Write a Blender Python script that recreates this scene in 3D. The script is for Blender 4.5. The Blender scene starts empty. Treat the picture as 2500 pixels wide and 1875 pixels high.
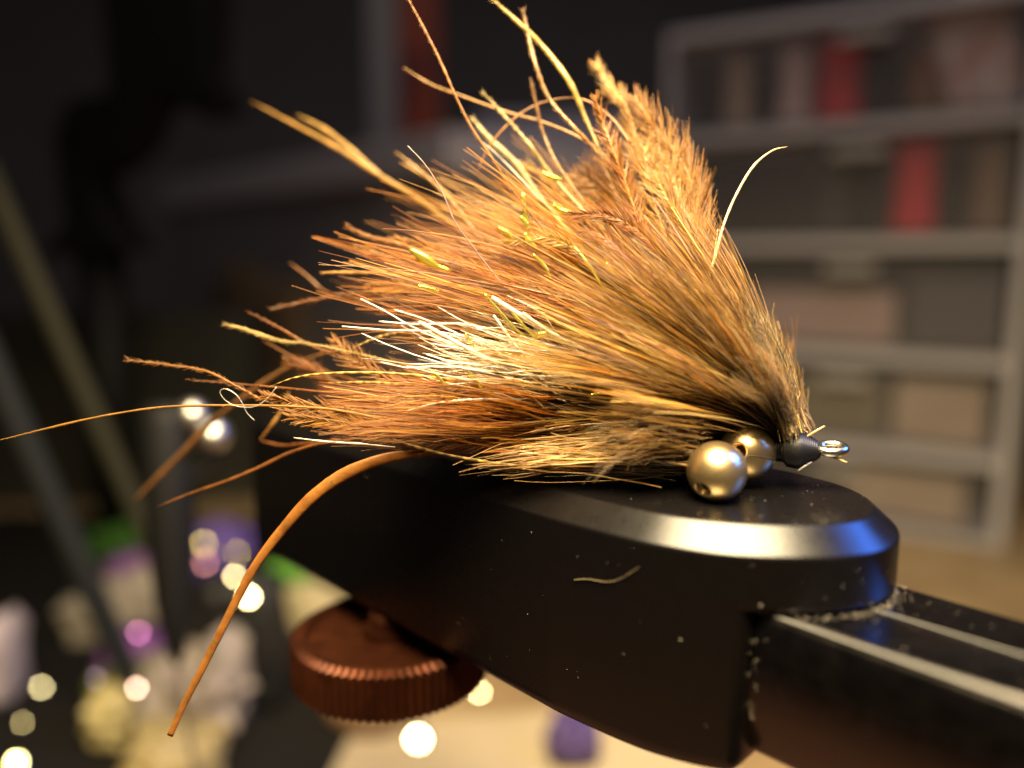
import bpy, math, random
import numpy as np
from mathutils import Vector, Matrix

random.seed(7)
rng = np.random.default_rng(11)
sc = bpy.context.scene
C = sc.collection
MM = 0.001

# ------------------------------------------------------------------ camera
# Working frame for lengths: millimetres, lens at (0,0,CAM_H) above the desk, looking +Y.
CAM_H = 135.0
PITCH = math.radians(8.8)
F = 1962.0                       # focal length in photo pixels (photo 2500 x 1875)
FOCUS = 79.0
APERTURE = 3.9
cam_d = bpy.data.cameras.new('camera')
cam = bpy.data.objects.new('camera', cam_d)
C.objects.link(cam)
cam.location = (0, 0, CAM_H * MM)
cam.rotation_euler = (math.pi / 2 - PITCH, 0, 0)
cam_d.sensor_width = 36
cam_d.lens = 36 * F / 2500
cam_d.clip_start = 0.002
cam_d.clip_end = 20
cam_d.dof.use_dof = True
cam_d.dof.focus_distance = FOCUS * MM
cam_d.dof.aperture_fstop = cam_d.lens / APERTURE
sc.camera = cam

# ------------------------------------------------------------------ world, lamps, exposure
w = bpy.data.worlds.new('World')
sc.world = w
w.use_nodes = True
bg = w.node_tree.nodes['Background']
bg.inputs[0].default_value = (0.58, 0.52, 0.53, 1)
bg.inputs[1].default_value = 0.045

LAMP = (4.0, 20.0, 149.0)       # mm, relative to the lens


def area(name, loc, target, size, power, color, size_y=None, shape='DISK', spread=math.pi):
    d = bpy.data.lights.new(name, 'AREA')
    d.shape = shape
    d.size = size * MM
    if size_y:
        d.size_y = size_y * MM
    d.energy = power
    d.color = color
    o = bpy.data.objects.new(name, d)
    C.objects.link(o)
    p = Vector((loc[0] * MM, loc[1] * MM, (loc[2] + CAM_H) * MM))
    q = Vector((target[0] * MM, target[1] * MM, (target[2] + CAM_H) * MM))
    o.location = p
    o.rotation_euler = (q - p).to_track_quat('-Z', 'Y').to_euler()
    d.spread = spread
    return o


area('desk_lamp_light', LAMP, (26, 80, -15), 130, 1.5, (1.0, 0.79, 0.46), spread=math.radians(115))
area('window_light', (255, 75, 145), (30, 70, -22), 170, 0.13, (0.05, 0.21, 1.0), 190, 'RECTANGLE', math.radians(40))

area('background_fill', (100, 150, 430), (60, 430, -20), 320, 0.36, (1.0, 0.88, 0.84), spread=math.radians(120))  # added fill lamp, lifts the cabinet and background

sc.view_settings.view_transform = 'Standard'
sc.view_settings.look = 'None'
sc.view_settings.exposure = 0.0
sc.view_settings.gamma = 1.0
sc.cycles.max_bounces = 7
sc.cycles.diffuse_bounces = 4
sc.cycles.transparent_max_bounces = 16
sc.cycles.sample_clamp_indirect = 6
sc.cycles.use_denoising = True
sc.cycles.caustics_reflective = False
sc.cycles.caustics_refractive = False

# ------------------------------------------------------------------ helpers
cp, sp = math.cos(PITCH), math.sin(PITCH)


def unp(px, py, t):
    """photo pixel + distance along the view axis -> millimetres, lens origin"""
    px, py, t = (np.asarray(a, float) for a in (px, py, t))
    u = (px - 1250) / F
    v = -(py - 937.5) / F
    return np.stack([u * t, (cp + v * sp) * t, (v * cp - sp) * t], -1)


def tz(py, z):
    """view distance at which the pixel row meets the level z (mm)"""
    v = -(py - 937.5) / F
    return z / (v * cp - sp)


def W(p):
    p = np.array(p, float)
    p = p.copy()
    p[..., 2] += CAM_H
    return p * MM


def mesh_np(name, verts, faces_q=None, faces_t=None, color=None, smooth=True, attr=None, polys=None):
    me = bpy.data.meshes.new(name)
    verts = np.ascontiguousarray(verts, np.float32)
    if polys is not None:
        me.from_pydata([tuple(map(float, v)) for v in verts], [], polys)
    else:
        nq = 0 if faces_q is None else len(faces_q)
        nt = 0 if faces_t is None else len(faces_t)
        me.vertices.add(len(verts))
        me.vertices.foreach_set('co', verts.ravel())
        me.loops.add(nq * 4 + nt * 3)
        idx = []
        if nq:
            idx.append(np.asarray(faces_q).ravel())
        if nt:
            idx.append(np.asarray(faces_t).ravel())
        me.loops.foreach_set('vertex_index', np.concatenate(idx).astype(np.int32))
        me.polygons.add(nq + nt)
        st = np.concatenate([np.arange(nq) * 4, nq * 4 + np.arange(nt) * 3]).astype(np.int32)
        me.polygons.foreach_set('loop_start', st)
    me.update(calc_edges=True)
    me.validate()
    if smooth:
        me.polygons.foreach_set('use_smooth', np.ones(len(me.polygons), bool))
    if color is not None:
        a = me.attributes.new('hair_color', 'FLOAT_COLOR', 'POINT')
        col = np.ones((len(verts), 4), np.float32)
        col[:, :3] = color
        a.data.foreach_set('color', col.ravel())
    if attr is not None:
        a = me.attributes.new('along', 'FLOAT', 'POINT')
        a.data.foreach_set('value', np.asarray(attr, np.float32))
    return me


def obj(name, me, mat=None, parent=None, loc=None):
    o = bpy.data.objects.new(name, me)
    C.objects.link(o)
    if mat is not None and me is not None:
        if not me.materials:
            me.materials.append(mat)
    if parent is not None:
        o.parent = parent
        if parent.parent is None:
            o.matrix_parent_inverse = parent.matrix_basis.inverted()
        else:
            o.matrix_parent_inverse = (parent.parent.matrix_basis @ parent.matrix_parent_inverse).inverted() \
                if False else Matrix.Identity(4)
    return o


def thing(name, label, cat, loc, group=None):
    o = bpy.data.objects.new(name, None)
    C.objects.link(o)
    o.empty_display_size = 0.005
    p = W(loc)
    o.location = tuple(p)
    tag(o, label, cat, group)
    return o


def tag(o, label, cat, group=None):
    o['label'] = label
    o['category'] = cat
    if group:
        o['group'] = group
    return o


def stuff(o):
    o['kind'] = 'stuff'
    return o


def struct(o):
    o['kind'] = 'structure'
    return o


def smoothpath(pts, n):
    """Catmull-Rom through the points, n samples, even in parameter"""
    P = np.array(pts, float)
    P = np.vstack([2 * P[0] - P[1], P, 2 * P[-1] - P[-2]])
    m = len(P) - 3
    u = np.linspace(0, m - 1e-6, n)
    i = u.astype(int)
    f = (u - i)[:, None]
    a, b, c, d = P[i], P[i + 1], P[i + 2], P[i + 3]
    return 0.5 * (2 * b + (c - a) * f + (2 * a - 5 * b + 4 * c - d) * f ** 2 + (3 * b - a - 3 * c + d) * f ** 3)


def tubes(pts, rad, sides=3, flat=1.0, caps=False):
    """pts (N,K,3) mm, rad (N,K) mm -> verts, quads, vertex->(n,k) index"""
    N, K, _ = pts.shape
    T = np.gradient(pts, axis=1)
    T /= np.linalg.norm(T, axis=2, keepdims=True) + 1e-12
    ref = np.zeros_like(T)
    ref[..., 1] = 1.0
    A = np.cross(T, ref)
    A /= np.linalg.norm(A, axis=2, keepdims=True) + 1e-9
    B = np.cross(T, A)
    ph = rng.uniform(0, 2 * np.pi, (N, 1)) if sides < 5 else np.zeros((N, 1))
    V = []
    for s in range(sides):
        th = ph + 2 * np.pi * s / sides
        V.append(pts + (A * np.cos(th)[..., None] + B * np.sin(th)[..., None] * flat) * rad[..., None])
    V = np.stack(V, 2).reshape(-1, 3)
    n = np.arange(N)[:, None, None] * K * sides
    k = np.arange(K - 1)[None, :, None] * sides
    s = np.arange(sides)[None, None, :]
    s2 = (s + 1) % sides
    base = n + k
    Q = np.stack([base + s, base + s2, base + sides + s2, base + sides + s], -1).reshape(-1, 4)
    return V, Q


# ------------------------------------------------------------------ materials
def new_mat(name):
    m = bpy.data.materials.new(name)
    m.use_nodes = True
    nt = m.node_tree
    nt.nodes.clear()
    out = nt.nodes.new('ShaderNodeOutputMaterial')
    return m, nt, out


def principled(name, base, rough=0.5, metal=0.0, spec=0.5, noise=None, bump=None, coat=0.0, trans=0.0, rough_noise=0.0):
    """noise: (scale, colour2, contrast lo, hi); bump: (scale, strength, distance mm)"""
    m, nt, out = new_mat(name)
    b = nt.nodes.new('ShaderNodeBsdfPrincipled')
    b.inputs['Base Color'].default_value = (*base, 1)
    b.inputs['Roughness'].default_value = rough
    b.inputs['Metallic'].default_value = metal
    b.inputs['Specular IOR Level'].default_value = spec
    b.inputs['Coat Weight'].default_value = coat
    b.inputs['Transmission Weight'].default_value = trans
    tc = nt.nodes.new('ShaderNodeTexCoord')
    if noise:
        n = nt.nodes.new('ShaderNodeTexNoise')
        n.inputs['Scale'].default_value = noise[0]
        n.inputs['Detail'].default_value = 6
        r = nt.nodes.new('ShaderNodeValToRGB')
        r.color_ramp.elements[0].position = noise[2]
        r.color_ramp.elements[0].color = (*base, 1)
        r.color_ramp.elements[1].position = noise[3]
        r.color_ramp.elements[1].color = (*noise[1], 1)
        nt.links.new(tc.outputs['Object'], n.inputs['Vector'])
        nt.links.new(n.outputs['Fac'], r.inputs['Fac'])
        nt.links.new(r.outputs['Color'], b.inputs['Base Color'])
    if rough_noise:
        n2 = nt.nodes.new('ShaderNodeTexNoise')
        n2.inputs['Scale'].default_value = 700
        n2.inputs['Detail'].default_value = 5
        mr = nt.nodes.new('ShaderNodeMapRange')
        mr.inputs['To Min'].default_value = max(0.02, rough - rough_noise)
        mr.inputs['To Max'].default_value = rough + rough_noise
        nt.links.new(tc.outputs['Object'], n2.inputs['Vector'])
        nt.links.new(n2.outputs['Fac'], mr.inputs['Value'])
        nt.links.new(mr.outputs['Result'], b.inputs['Roughness'])
    if bump:
        n3 = nt.nodes.new('ShaderNodeTexNoise')
        n3.inputs['Scale'].default_value = bump[0]
        n3.inputs['Detail'].default_value = 4
        bm = nt.nodes.new('ShaderNodeBump')
        bm.inputs['Strength'].default_value = bump[1]
        bm.inputs['Distance'].default_value = bump[2] * MM
        nt.links.new(tc.outputs['Object'], n3.inputs['Vector'])
        nt.links.new(n3.outputs['Fac'], bm.inputs['Height'])
        nt.links.new(bm.outputs['Normal'], b.inputs['Normal'])
    nt.links.new(b.outputs['BSDF'], out.inputs['Surface'])
    return m


def hair_mat(name, transl=0.35, gloss=0.10, rough=0.32, gcol=(1, 0.93, 0.8)):
    m, nt, out = new_mat(name)
    a = nt.nodes.new('ShaderNodeAttribute')
    a.attribute_name = 'hair_color'
    d = nt.nodes.new('ShaderNodeBsdfDiffuse')
    t = nt.nodes.new('ShaderNodeBsdfTranslucent')
    g = nt.nodes.new('ShaderNodeBsdfGlossy')
    g.inputs['Roughness'].default_value = rough
    g.inputs['Color'].default_value = (*gcol, 1)
    m1 = nt.nodes.new('ShaderNodeMixShader')
    m1.inputs[0].default_value = transl
    m2 = nt.nodes.new('ShaderNodeMixShader')
    m2.inputs[0].default_value = gloss
    L = nt.links.new
    L(a.outputs['Color'], d.inputs['Color'])
    L(a.outputs['Color'], t.inputs['Color'])
    L(d.outputs[0], m1.inputs[1])
    L(t.outputs[0], m1.inputs[2])
    L(m1.outputs[0], m2.inputs[1])
    L(g.outputs[0], m2.inputs[2])
    L(m2.outputs[0], out.inputs['Surface'])
    return m


def plastic_clear(name, col, opacity, rough=0.4):
    m, nt, out = new_mat(name)
    tr = nt.nodes.new('ShaderNodeBsdfTransparent')
    tr.inputs[0].default_value = (0.92, 0.92, 0.94, 1)
    p = nt.nodes.new('ShaderNodeBsdfPrincipled')
    p.inputs['Base Color'].default_value = (*col, 1)
    p.inputs['Roughness'].default_value = rough
    mx = nt.nodes.new('ShaderNodeMixShader')
    mx.inputs[0].default_value = opacity
    nt.links.new(tr.outputs[0], mx.inputs[1])
    nt.links.new(p.outputs[0], mx.inputs[2])
    nt.links.new(mx.outputs[0], out.inputs['Surface'])
    return m


M = {}
M['vise'] = principled('black_satin_metal', (0.003, 0.0025, 0.0025), 0.28, 0.0, 0.42, bump=(2600, 0.2, 0.04), rough_noise=0.05)
M['bar'] = principled('dark_steel', (0.11, 0.10, 0.095), 0.25, 1.0, 0.5, bump=(1500, 0.2, 0.04), rough_noise=0.08)
M['bar_edge'] = principled('steel_edge', (0.13, 0.13, 0.125), 0.5, 0.8, 0.5, bump=(2500, 0.4, 0.05))
M['copper'] = principled('copper_knob', (0.085, 0.024, 0.009), 0.45, 0.7, 0.3, noise=(300, (0.04, 0.012, 0.006), 0.35, 0.7))  # dark base stands in for the shadow under the vise body
M['gold'] = principled('gold_plated_bead', (0.96, 0.72, 0.36), 0.29, 0.97, 0.5, noise=(500, (0.90, 0.62, 0.28), 0.4, 0.75), bump=(900, 0.12, 0.04), rough_noise=0.05)
M['hole'] = principled('bead_hole', (0.10, 0.035, 0.015), 0.55, 0.5)
M['seam'] = principled('bead_seam', (0.10, 0.06, 0.03), 0.5, 0.6)
M['hook'] = principled('hook_wire', (0.82, 0.76, 0.64), 0.22, 1.0)
M['thread'] = principled('black_thread', (0.006, 0.006, 0.008), 0.42, 0.0, 0.35, bump=(3000, 0.3, 0.05))
M['fur'] = hair_mat('fur_hair', 0.38, 0.09, 0.30)
M['fluff'] = hair_mat('underfur', 0.45, 0.05, 0.45)
M['white_hair'] = hair_mat('white_bucktail', 0.30, 0.22, 0.22, (1, 0.97, 0.9))
M['feather'] = hair_mat('feather_barb', 0.48, 0.05, 0.40)
M['flash'] = principled('yellow_flash_film', (0.88, 0.84, 0.12), 0.14, 0.85, 0.6)
M['dust'] = principled('dust_grain', (0.55, 0.48, 0.36), 0.7)


def leg_mat(name, c1, c2, scale):
    """silicone leg, speckled along its length"""
    m, nt, out = new_mat(name)
    L = nt.links.new
    tc = nt.nodes.new('ShaderNodeTexCoord')
    n = nt.nodes.new('ShaderNodeTexNoise')
    n.inputs['Scale'].default_value = scale
    n.inputs['Detail'].default_value = 5
    r = nt.nodes.new('ShaderNodeValToRGB')
    r.color_ramp.elements[0].position = 0.30
    r.color_ramp.elements[0].color = (*c2, 1)
    r.color_ramp.elements[1].position = 0.52
    r.color_ramp.elements[1].color = (*c1, 1)
    L(tc.outputs['Object'], n.inputs['Vector'])
    L(n.outputs['Fac'], r.inputs['Fac'])
    n2 = nt.nodes.new('ShaderNodeTexNoise')
    n2.inputs['Scale'].default_value = scale * 4
    n2.inputs['Detail'].default_value = 3
    r2 = nt.nodes.new('ShaderNodeValToRGB')
    r2.color_ramp.elements[0].position = 0.63
    r2.color_ramp.elements[0].color = (0, 0, 0, 1)
    r2.color_ramp.elements[1].position = 0.70
    r2.color_ramp.elements[1].color = (1, 1, 1, 1)
    mc = nt.nodes.new('ShaderNodeMix')
    mc.data_type = 'RGBA'
    mc.inputs[7].default_value = (0.16, 0.13, 0.03, 1)
    L(tc.outputs['Object'], n2.inputs['Vector'])
    L(n2.outputs['Fac'], r2.inputs['Fac'])
    L(r2.outputs['Color'], mc.inputs[0])
    L(r.outputs['Color'], mc.inputs[6])
    bmp = nt.nodes.new('ShaderNodeBump')
    bmp.inputs['Strength'].default_value = 0.5
    bmp.inputs['Distance'].default_value = 0.0001
    L(n2.outputs['Fac'], bmp.inputs['Height'])
    b = nt.nodes.new('ShaderNodeBsdfPrincipled')
    b.inputs['Roughness'].default_value = 0.42
    b.inputs['Specular IOR Level'].default_value = 0.35
    t = nt.nodes.new('ShaderNodeBsdfTranslucent')
    mx = nt.nodes.new('ShaderNodeMixShader')
    mx.inputs[0].default_value = 0.40
    L(mc.outputs[2], b.inputs['Base Color'])
    L(mc.outputs[2], t.inputs['Color'])
    L(bmp.outputs['Normal'], b.inputs['Normal'])
    L(b.outputs[0], mx.inputs[1])
    L(t.outputs[0], mx.inputs[2])
    L(mx.outputs[0], out.inputs['Surface'])
    return m


M['leg'] = leg_mat('orange_rubber', (0.36, 0.145, 0.028), (0.19, 0.065, 0.013), 420)  # leg colour lowered too, with the lamp's falloff put into it

# ------------------------------------------------------------------ setting: desk and wall
TOP = -22.0          # level of the vise's top face


def box_mesh(name, size, bevel=0.0, seg=2):
    import bmesh
    bm = bmesh.new()
    bmesh.ops.create_cube(bm, size=1)
    bmesh.ops.scale(bm, verts=bm.verts, vec=(size[0] * MM, size[1] * MM, size[2] * MM))
    if bevel:
        bmesh.ops.bevel(bm, geom=bm.edges[:], offset=bevel * MM, segments=seg, profile=0.6, affect='EDGES')
    me = bpy.data.meshes.new(name)
    bm.to_mesh(me)
    bm.free()
    for p in me.polygons:
        p.use_smooth = False
    return me


def box(name, mat, centre, size, rot=(0, 0, 0), bevel=0.6, parent=None):
    """centre in mm, lens origin; when parented, centre is relative to the parent"""
    o = bpy.data.objects.new(name, box_mesh(name, size, bevel))
    C.objects.link(o)
    o.data.materials.append(mat)
    if parent is not None:
        o.parent = parent
        o.location = tuple(np.array(centre) * MM)
    else:
        o.location = tuple(W(centre))
    o.rotation_euler = rot
    return o


DESK = -CAM_H
m_desk = principled('desk_laminate', (0.36, 0.26, 0.14), 0.42, 0, 0.4, noise=(22, (0.20, 0.13, 0.07), 0.35, 0.7))
m_pad = principled('brown_pad', (0.13, 0.055, 0.023), 0.8, noise=(60, (0.07, 0.03, 0.013), .4, .7))
m_wall = principled('wall_paint', (0.26, 0.235, 0.235), 0.85, noise=(9, (0.22, 0.20, 0.20), 0.3, 0.7), bump=(160, 0.2, 0.3))
struct(box('desk', m_desk, (0, 330, DESK - 10), (1800, 1500, 20), bevel=2))
pad = box('reflection_pad', m_pad, (30, -60, DESK + 1.1), (620, 470, 2.0), bevel=0.5)  # added out of view so the vise flank reflects something dark
tag(pad, 'added dark brown pad out of view, darkening reflections in the vise', 'desk pad')
struct(box('wall', m_wall, (0, 1090, 400), (2400, 20, 1300), bevel=0))

# ------------------------------------------------------------------ vise
AX = math.radians(46.5)
a_dir = np.array([math.cos(AX), -math.sin(AX)])       # along the vise towards its nose
n_dir = np.array([math.sin(AX), math.cos(AX)])
ctrl = [(2.6, 73.9), (4.6, 71.9), (9.5, 67.7), (13.0, 65.3), (17.4, 63.4), (22.2, 62.6), (27.0, 62.8), (31.0, 64.3),
        (33.9, 67.4), (35.4, 71.5), (35.3, 75.5), (33.9, 79.4), (31.4, 83.0), (28.2, 86.5)]
curve = smoothpath(ctrl, 66)
far_l = np.array([-39.0, 117.5])
far_r = far_l + n_dir * 27.5
# straight flanks
fl = [far_l + (curve[0] - far_l) * k for k in np.linspace(0, 1, 8)[:-1]]
fr = [curve[-1] + (far_r - curve[-1]) * k for k in np.linspace(0, 1, 8)[1:]]
outline = np.array(fl + list(curve) + fr)


def inset(P, d):
    Q = np.roll(P, -1, 0) - np.roll(P, 1, 0)
    Q /= np.linalg.norm(Q, axis=1, keepdims=True)
    nn = np.stack([-Q[:, 1], Q[:, 0]], 1)
    return P + nn * d


sgn = 1.0 if np.sum((inset(outline, 1.0) - outline.mean(0)) ** 2) < np.sum((outline - outline.mean(0)) ** 2) else -1.0


def ring_solid(name, rings, bottom=True, top=True):
    """rings: list of (outline (N,2), z) from top to bottom"""
    N = len(rings[0][0])
    V = np.concatenate([np.column_stack([r, np.full(N, z)]) for r, z in rings])
    polys = []
    for i in range(len(rings) - 1):
        for j in range(N):
            k = (j + 1) % N
            polys.append((i * N + j, i * N + k, (i + 1) * N + k, (i + 1) * N + j))
    if top:
        polys.append(tuple(range(N - 1, -1, -1)))
    if bottom:
        polys.append(tuple(range((len(rings) - 1) * N, len(rings) * N)))
    me = mesh_np(name, W(V), polys=polys, smooth=False)
    import bmesh
    bm = bmesh.new()
    bm.from_mesh(me)
    bmesh.ops.recalc_face_normals(bm, faces=bm.faces)
    bm.to_mesh(me)
    bm.free()
    return me


def soften(o, width, angle=28, seg=3):
    m = o.modifiers.new('edge', 'BEVEL')
    m.width = width * MM
    m.segments = seg
    m.limit_method = 'ANGLE'
    m.angle_limit = math.radians(angle)
    m.harden_normals = False
    for p in o.data.polygons:
        p.use_smooth = True
    try:
        o.data.set_sharp_from_angle(angle=math.radians(40))
    except Exception:
        pass


vise = bpy.data.objects.new('fly_vise', None)
C.objects.link(vise)
tag(vise, 'black satin metal tying vise with rounded nose, carrying the feathered fly', 'vise')

CH, CV = 2.35, 2.1
head = obj('head', ring_solid('head', [(inset(outline, sgn * CH), TOP), (outline, TOP - CV), (outline, TOP - 6.6), (inset(outline, sgn * 0.35), TOP - 7.0)], True, True), M['vise'], vise)
soften(head, 1.5, seg=7)
# lower body: the same flanks, cut square before the nose
s_cut = float(np.dot(np.array([19.0, 63.2]), a_dir))
keep = outline[(outline @ a_dir) <= s_cut]
# split the two flanks and close with a short rounded front
fr_i = np.where((outline @ a_dir) > s_cut)[0]
left_part = outline[:fr_i[0]]
right_part = outline[fr_i[-1] + 1:]
ca, cb = left_part[-1], right_part[0]
cd_ = (cb - ca) / np.linalg.norm(cb - ca)
ta = (left_part[-1] - left_part[-4]) / np.linalg.norm(left_part[-1] - left_part[-4])
lower = np.vstack([left_part, [ca + ta * 0.7 + cd_ * 0.35, ca + ta * 0.95 + cd_ * 1.1, ca + ta * 0.9 + cd_ * 2.2], right_part])
low_in = inset(lower, sgn * 0.9)
body = obj('body', ring_solid('body', [(inset(lower, sgn * 0.02), TOP - 6.5), (inset(lower, sgn * 0.02), TOP - 20.2), (inset(lower, sgn * 0.25), TOP - 21.2), (inset(lower, sgn * 0.8), TOP - 21.9), (inset(lower, sgn * 1.7), TOP - 22.3)], True, True), M['vise'], vise)
for p in body.data.polygons:
    p.use_smooth = True
body.data.set_sharp_from_angle(angle=math.radians(50))

# square shaft running towards the viewer's right, under the nose
nc = 66.3


def bar_pt(s, n, z):
    q = a_dir * s + n_dir * n
    return (q[0], q[1], z)


s0, s1 = s_cut - 6.0, s_cut + 112.0
hw, zt, zb = 7.25, TOP - 7.15, TOP - 20.6
sec = [(-hw, zb + 1.0), (-hw - 0.55, zb + 4.0), (-hw - 0.75, zb + 6.5), (-hw - 0.6, zb + 9.0), (-hw - 0.3, zb + 11.0), (-hw, zt - 0.7), (-hw + 0.7, zt), (-0.35, zt), (0, zt - 0.25), (0.35, zt), (hw - 0.7, zt), (hw, zt - 0.7),
       (hw + 0.25, (zt + zb) / 2), (hw, zb + 1.0), (hw - 1, zb), (-hw + 1, zb)]
V = [bar_pt(s, nc + n, z) for s in (s0, s1) for n, z in sec]
K = len(sec)
polys = [(j, (j + 1) % K, K + (j + 1) % K, K + j) for j in range(K)] + [tuple(range(K - 1, -1, -1)), tuple(range(K, 2 * K))]
bar = obj('shaft', mesh_np('shaft', W(np.array(V)), polys=polys, smooth=False), M['bar'], vise)
soften(bar, 0.25, 20)
# thin, slightly paler steel strips along the shaft's front edge and centre line
for k, (n, z, r) in enumerate([(-hw + 0.33, zt - 0.28, 0.20), (0.0, zt - 0.04, 0.10)]):
    P = np.array([[bar_pt(s, nc + n, z) for s in np.linspace(s_cut + 0.5, s1 - 0.5, 30)]])
    Vv, Q = tubes(P, np.full(P.shape[:2], r), 8)
    obj('edge_strip', mesh_np('edge_strip', W(Vv), Q), M['bar_edge'], bar)


def lathe(name, prof, centre, n=48, axis=None, ripple=None):
    """prof list of (r, h) mm about +Z (or axis), mm, lens origin"""
    R = []
    ax = Vector((0, 0, 1)) if axis is None else Vector(axis).normalized()
    q = Vector((0, 0, 1)).rotation_difference(ax).to_matrix()
    q = np.array(q)
    for i, (r, h) in enumerate(prof):
        for j in range(n):
            th = 2 * math.pi * j / n
            rr = r
            if ripple and ripple[0] <= i <= ripple[1]:
                rr = r + (ripple[2] if j % 2 else 0)
            R.append((rr * math.cos(th), rr * math.sin(th), h))
    V = np.array(R) @ q.T + np.array(centre)
    polys = []
    for i in range(len(prof) - 1):
        for j in range(n):
            k = (j + 1) % n
            polys.append((i * n + j, i * n + k, (i + 1) * n + k, (i + 1) * n + j))
    if prof[0][0] > 1e-6:
        polys.append(tuple(range(n - 1, -1, -1)))
    if prof[-1][0] > 1e-6:
        polys.append(tuple(range((len(prof) - 1) * n, len(prof) * n)))
    return mesh_np(name, W(V), polys=polys, smooth=True)


# knurled copper thumb screw under the body, on its threaded stud
kc = unp(952, 1528, 103.0)
kn = obj('thumb_screw', lathe('thumb_screw', [(11.3, -6.3), (11.8, -5.9), (11.8, -0.6), (11.3, 0.0), (10.6, 0.05), (10.2, -0.9), (3.4, -0.9), (3.2, 0.4)],
                              kc, 150, ripple=(1, 2, 0.7)), M['copper'], vise)
kn.data.set_sharp_from_angle(angle=math.radians(30))
stud_top = TOP - 22.0
obj('stud', lathe('stud', [(2.6, kc[2] - 1.0), (2.6, stud_top)], (kc[0], kc[1], 0), 32), M['copper'], kn)
# stand: at the far end of the shaft a post and foot stand on the desk
pe = bar_pt(s1 - 12, nc, 0)
obj('post', lathe('post', [(6.5, DESK + 8), (6.5, zb + 0.5)], (pe[0], pe[1], 0), 40), M['bar'], vise)
bs = box('base_plate', M['vise'], (pe[0], pe[1], DESK + 4.0), (120, 90, 8), bevel=1.5)
bs.parent = vise

# dust grains on the vise (wall, chamfer and shaft)
gv, gf = [], []


def grain(p, r):
    b = len(gv)
    for q in ((1, 0, 0), (-.6, .8, 0), (-.5, -.9, .1), (0.1, 0, 1), (0, .1, -1)):
        j = rng.uniform(0.6, 1.3, 3)
        gv.append(np.array(p) + np.array(q) * r * j)
    for f in ((0, 1, 3), (1, 2, 3), (2, 0, 3), (1, 0, 4), (2, 1, 4), (0, 2, 4)):
        gf.append([b + i for i in f])


seglen = np.linalg.norm(np.diff(outline[:len(fl) + 60], axis=0), axis=1)
cum = np.concatenate([[0], np.cumsum(seglen)])
for i in range(75):
    s = cum[-1] * (0.25 + 0.75 * rng.random() ** 0.8)
    q = np.array([np.interp(s, cum, outline[:len(cum), 0]), np.interp(s, cum, outline[:len(cum), 1])])
    z = TOP - CV - rng.uniform(0.5, 4.6 if (q @ a_dir) > s_cut else 19)
    grain((q[0], q[1], z), rng.lognormal(-3.5, 0.45))
for i in range(28):
    q = outline[rng.integers(12, 60)]
    grain((*(q + (np.array([20, 76]) - q) * rng.uniform(0.12, .8)), TOP + 0.02), rng.uniform(0.02, 0.05))
for i in range(200):           # thick dust where shaft and nose meet
    n = rng.uniform(-6.4, 7.0)
    q = bar_pt(0, 0, 0)
    # front edge of the nose above this line of the shaft
    dd = (outline @ n_dir) - (nc + n)
    j = np.argmin(np.abs(dd) + (outline @ a_dir < s_cut) * 100)
    s = outline[j] @ a_dir
    grain(bar_pt(s + abs(rng.normal(0, 0.6)) - 0.2, nc + n, zt + 0.01), rng.uniform(0.02, 0.06))
for i in range(34):
    grain(bar_pt(s_cut + abs(rng.normal(0, 0.9)) + .3, nc - hw - 0.62 - rng.random() * .15, zt - rng.uniform(2, 10)), rng.uniform(0.02, 0.06))
for i in range(60):
    grain(bar_pt(s_cut + rng.uniform(1, 40), nc + rng.uniform(-6, 6.5), zt + 0.01), rng.uniform(0.02, 0.06))
stuff(obj('dust', mesh_np('dust', W(np.array(gv)), faces_t=np.array(gf), smooth=False), M['dust'], vise))

# one stray fibre clinging to the flank of the vise
lp = smoothpath([unp(1385, 1424, 73.6), unp(1420, 1422, 72.6), unp(1462, 1430, 71.2), unp(1495, 1424, 70.2), unp(1530, 1404, 69.2), unp(1545, 1395, 68.8)], 24)
wall_y = []
for q in lp:                                   # keep it on the wall surface
    d = np.linalg.norm(outline[:, None, :] - q[None, None, :2], axis=2).ravel()
    j = np.argsort(d)[:2]
    a, b = outline[j[0]], outline[j[1]]
    h = np.clip(np.dot(q[:2] - a, b - a) / np.dot(b - a, b - a), 0, 1)
    wall_y.append(a + (b - a) * h)
wall_y = np.array(wall_y)
lp[:, :2] = wall_y + np.array([-0.04, -0.06])
Vv, Q = tubes(lp[None], np.full((1, 24), 0.045) * np.linspace(1, .5, 24)[None], 6)
tag(obj('lint_fibre', mesh_np('lint_fibre', W(Vv), Q, color=(0.26, 0.21, 0.13)), M['fluff']), 'short curved tan lint fibre clinging to the flank of the black vise', 'lint')

# ------------------------------------------------------------------ the fly
b1 = unp(1750, 1150, 74.0)
b2 = unp(1824, 1104, 78.6)
fly = bpy.data.objects.new('tied_fly', None)
C.objects.link(fly)
tag(fly, 'rust and gold feathered fishing fly with gold bead eyes lying on the black vise', 'fishing fly')


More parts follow.
